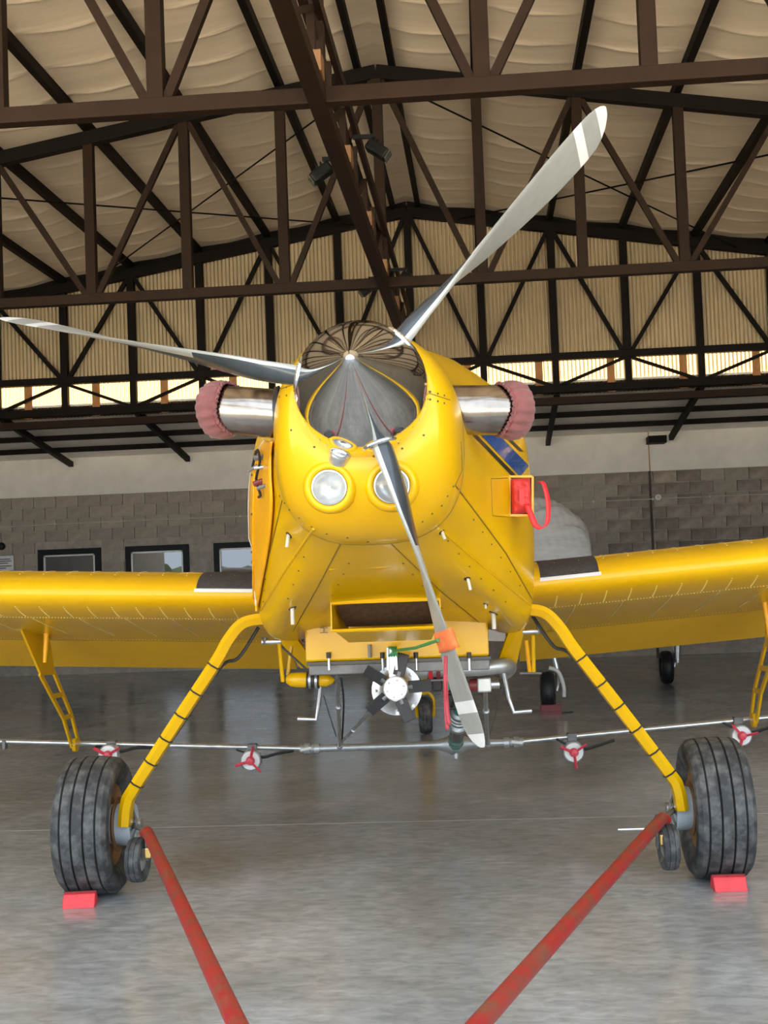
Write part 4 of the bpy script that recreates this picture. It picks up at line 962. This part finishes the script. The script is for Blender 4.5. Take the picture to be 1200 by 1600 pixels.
# red towing bar
hitch = Vector((-.352, 2.475, .42)); tb = tag(empty('tow_bar', (hitch.x, hitch.y, 0)), 'worn red V-shaped tow bar hooked to both main wheels', 'tow bar')
o0 = Vector((hitch.x, hitch.y, 0))
ends = {-1: Vector((-1.705, 6.40, .355)), 1: Vector((.797, 6.40, .364))}
for s in (-1, 1):
    e = ends[s]; side = (e-hitch).normalized()
    arm = MB().tube([hitch-o0, (hitch*.66+e*.34)-o0, e-side*.03-o0, e+side*.0-o0, e+Vector((-s*-.03, .03, -.015))-o0], [.028, .028, .028, .027, .020], 16).build('tow_arm', 'towred', tb, 40)
    wc = Vector((-1.775, 6.47, .205)) if s < 0 else Vector((.828, 6.47, .212))
    cw = empty('caster_wheel', wc-o0); cw.parent = tb; cw.rotation_euler.z = .06*s
    tyre('caster_tyre', cw, (0, 0, 0), 1., [(-.025, .055), (-.038, .075), (-.040, .09), (-.034, .104), (-.022, .109), (-.016, .1095), (-.0145, .106), (-.0115, .106), (-.010, .110), (.010, .110), (.0115, .106), (.0145, .106), (.016, .1095), (.022, .109), (.034, .104), (.040, .09), (.038, .075), (.025, .055)], 36)
    MB().lathe((-.034, 0, 0), (1, 0, 0), [(0, 0), (0, .03), (.01, .055), (.03, .062), (.038, .062), (.058, .055), (.068, .03), (.068, 0)], 24).build('caster_hub', 'bare', cw)
    MB().bar((-s*.055, 0, 0), (-s*.055, -.03, .16), .008, .035, (1, 0, 0)).build('caster_fork', 'darkgrey', cw, 0)
    MB().tube([e-o0+Vector((0, .02, -.01)), acw((s*1.37, -.02, .345))-o0], .014, 10).build('axle_pin', 'darkgrey', tb)
    q = e-o0+Vector((-s*.0, .02, -.10)); MB().box(q.x-.015, q.x+.015, q.y-.02, q.y+.02, q.z-.03, q.z+.02).build('yellow_latch', 'brass', tb, 0, bevel=.004)
q = ends[1]-o0; MB().tube([q+Vector((-.21, .02, -.055)), q+Vector((-.02, .0, -.05))], .007, 8).build('lock_pin', 'bare', tb)
MB().tube([hitch-o0+Vector((0, .05, 0)), hitch-o0+Vector((0, -.22, 0))], .032, 14).build('hitch_shaft', 'towred', tb)
MB().lathe(hitch-o0+Vector((0, -.27, -.02)), (0, 0, 1), [(0, .03), (0, .06), (.04, .06), (.04, .03), (0, .03)], 24).build('hitch_eye', 'towred', tb)
MB().tube([hitch-o0+Vector((0, -.05, -.02)), hitch-o0+Vector((0, -.05, -.42))], .022, 12).build('support_leg', 'towred', tb)

# ================================================================== SECOND AIRPLANE BEHIND THE RIGHT WING
w1, w2 = Vector((.635, 14.55, 0)), Vector((2.30, 17.33, 0)); ctr = (w1+w2)/2; span = (w2-w1).normalized(); rz = atan2(span.y, span.x)
p2 = tag(empty('light_airplane', ctr, rz), 'small covered airplane parked behind the right wing, only wheels and cabin in view', 'airplane')
hs = (w2-w1).length/2
# local frame: x along the span, y = nose-to-tail axis
secs = [(-2.6, .05, .95, .06), (-2.3, .32, 1.05, .30), (-1.2, .46, 1.08, .40), (0, .55, 1.10, .45), (1.2, .42, 1.12, .38), (2.6, .18, 1.2, .2), (3.6, .06, 1.25, .08)]
G = [[(w*cos(2*pi*k/20), y, zc+h*sin(2*pi*k/20)) for k in range(20)] for y, w, zc, h in secs]
MB().grid(G, True).build('fuselage_shell', 'white', p2, 60)
for s in (-1, 1):
    MB().add([(s*.4, -.8, .78), (s*2.0, -.7, .84), (s*2.0, .6, .86), (s*.4, .8, .80)], [(0, 1, 2, 3)]).build('wing_stub', 'white', p2, 0, solid=.14, fix=False)
    wl_ = empty('main_wheel', (s*hs, 0, .215)); wl_.parent = p2; wl_.rotation_euler.z = -rz
    tp = [(-.04, .10), (-.07, .13), (-.078, .16), (-.07, .19), (-.05, .207), (-.03, .212), (-.028, .206), (-.02, .206), (-.018, .214), (.018, .214), (.02, .206), (.028, .206), (.03, .212), (.05, .207), (.07, .19), (.078, .16), (.07, .13), (.04, .10)]
    tyre('tyre', wl_, (0, 0, 0), 1., tp, 40, ('black', 'groove'))
    MB().lathe((-.05, 0, 0), (1, 0, 0), [(0, 0), (0, .11), (.1, .11), (.1, 0)], 24).build('hub', 'bare', wl_)
    MB().tube(smooth_path([Vector((.10, .02, .0)), Vector((.12, .02, .10)), Vector((.10, .02, .3)), Vector((.02, .05, .62))], 12), [.02]*4+[.028]*8, 10).build('gear_strut', 'bare', wl_)
    if s < 0:
        MB().tube(smooth_path([Vector((.02, -.08, .26)), Vector((.12, -.08, .21)), Vector((.17, -.08, .06)), Vector((.17, -.08, -.06))], 14), .022, 10).build('brake_fairing', 'white', wl_)
        MB().tube(smooth_path([Vector((.03, -.10, .2)), Vector((.05, -.2, -.05)), Vector((.10, -.25, -.20)), Vector((.25, -.27, -.205))], 14), .010, 8).build('tie_rope', 'black', wl_)
    else: MB().tube([Vector((.13, -.06, .06)), Vector((.15, -.06, .3))], .035, 10).build('shock_strut', 'bare', wl_)
MB().add([(0, 2.7, 1.2), (0, 3.2, 2.0), (0, 3.6, 2.0), (0, 3.7, 1.2)], [(0, 1, 2, 3)]).build('fin', 'white', p2, 0, solid=.06, fix=False)
t = tag(empty('second_chock', (w1.x+.01, w1.y-.30, 0)), 'dark red chock under the far wheel below the right wing root', 'wheel chock')
MB().box(-.11, .11, -.05, .02, .01, .10).build('chock_face', 'maroon', t, 0, bevel=.008); MB().box(-.11, .11, -.08, .0, .0, .03).build('chock_foot', 'maroon', t, 0)
# grey cover on its cabin
G = []
prof = [(.0, 1.0), (.25, .98), (.5, .90), (.72, .72), (.88, .48), (.96, .25), (1.0, .0), (1.0, -.15)]
for i in range(85):
    y = -.78+1.56*i/84; e = max(0, 1-abs((y)/.80)**2.2)**.5; r = []
    for k in range(-30, 31):
        a = pi*k/60; ww = .62*(.55+.45*e); hh = .95*(.35+.65*e)
        r.append((ww*sin(a)*(1+.02*sin(17*a+5*y)), y, 1.42+hh*max(0, cos(a))**.85+.040*abs(sin(5*a+5*y))+.026*abs(sin(12*y+8*a+.6*sin(9*a)))+.012*abs(sin(29*y-7*a))))
    G.append(r)
cv = MB().grid(G).build('cabin_cover', 'tarp', None, 70, solid=.006); cv.location = (.50, 16.15, 0); cv.rotation_euler.z = pi/2
tag(cv, 'grey wrinkled tarp over the cabin of the airplane behind', 'tarp cover')
MB().tube(smooth_path([Vector((-.55, -.66, 1.52)), Vector((-.62, -.3, 1.60)), Vector((-.64, .1, 1.58)), Vector((-.5, .7, 1.55))], 16), .05, 8).build('cover_gap_dark', 'black', cv)  # black tube stands in for the dark gap under the tarp
print('blocks', nb)
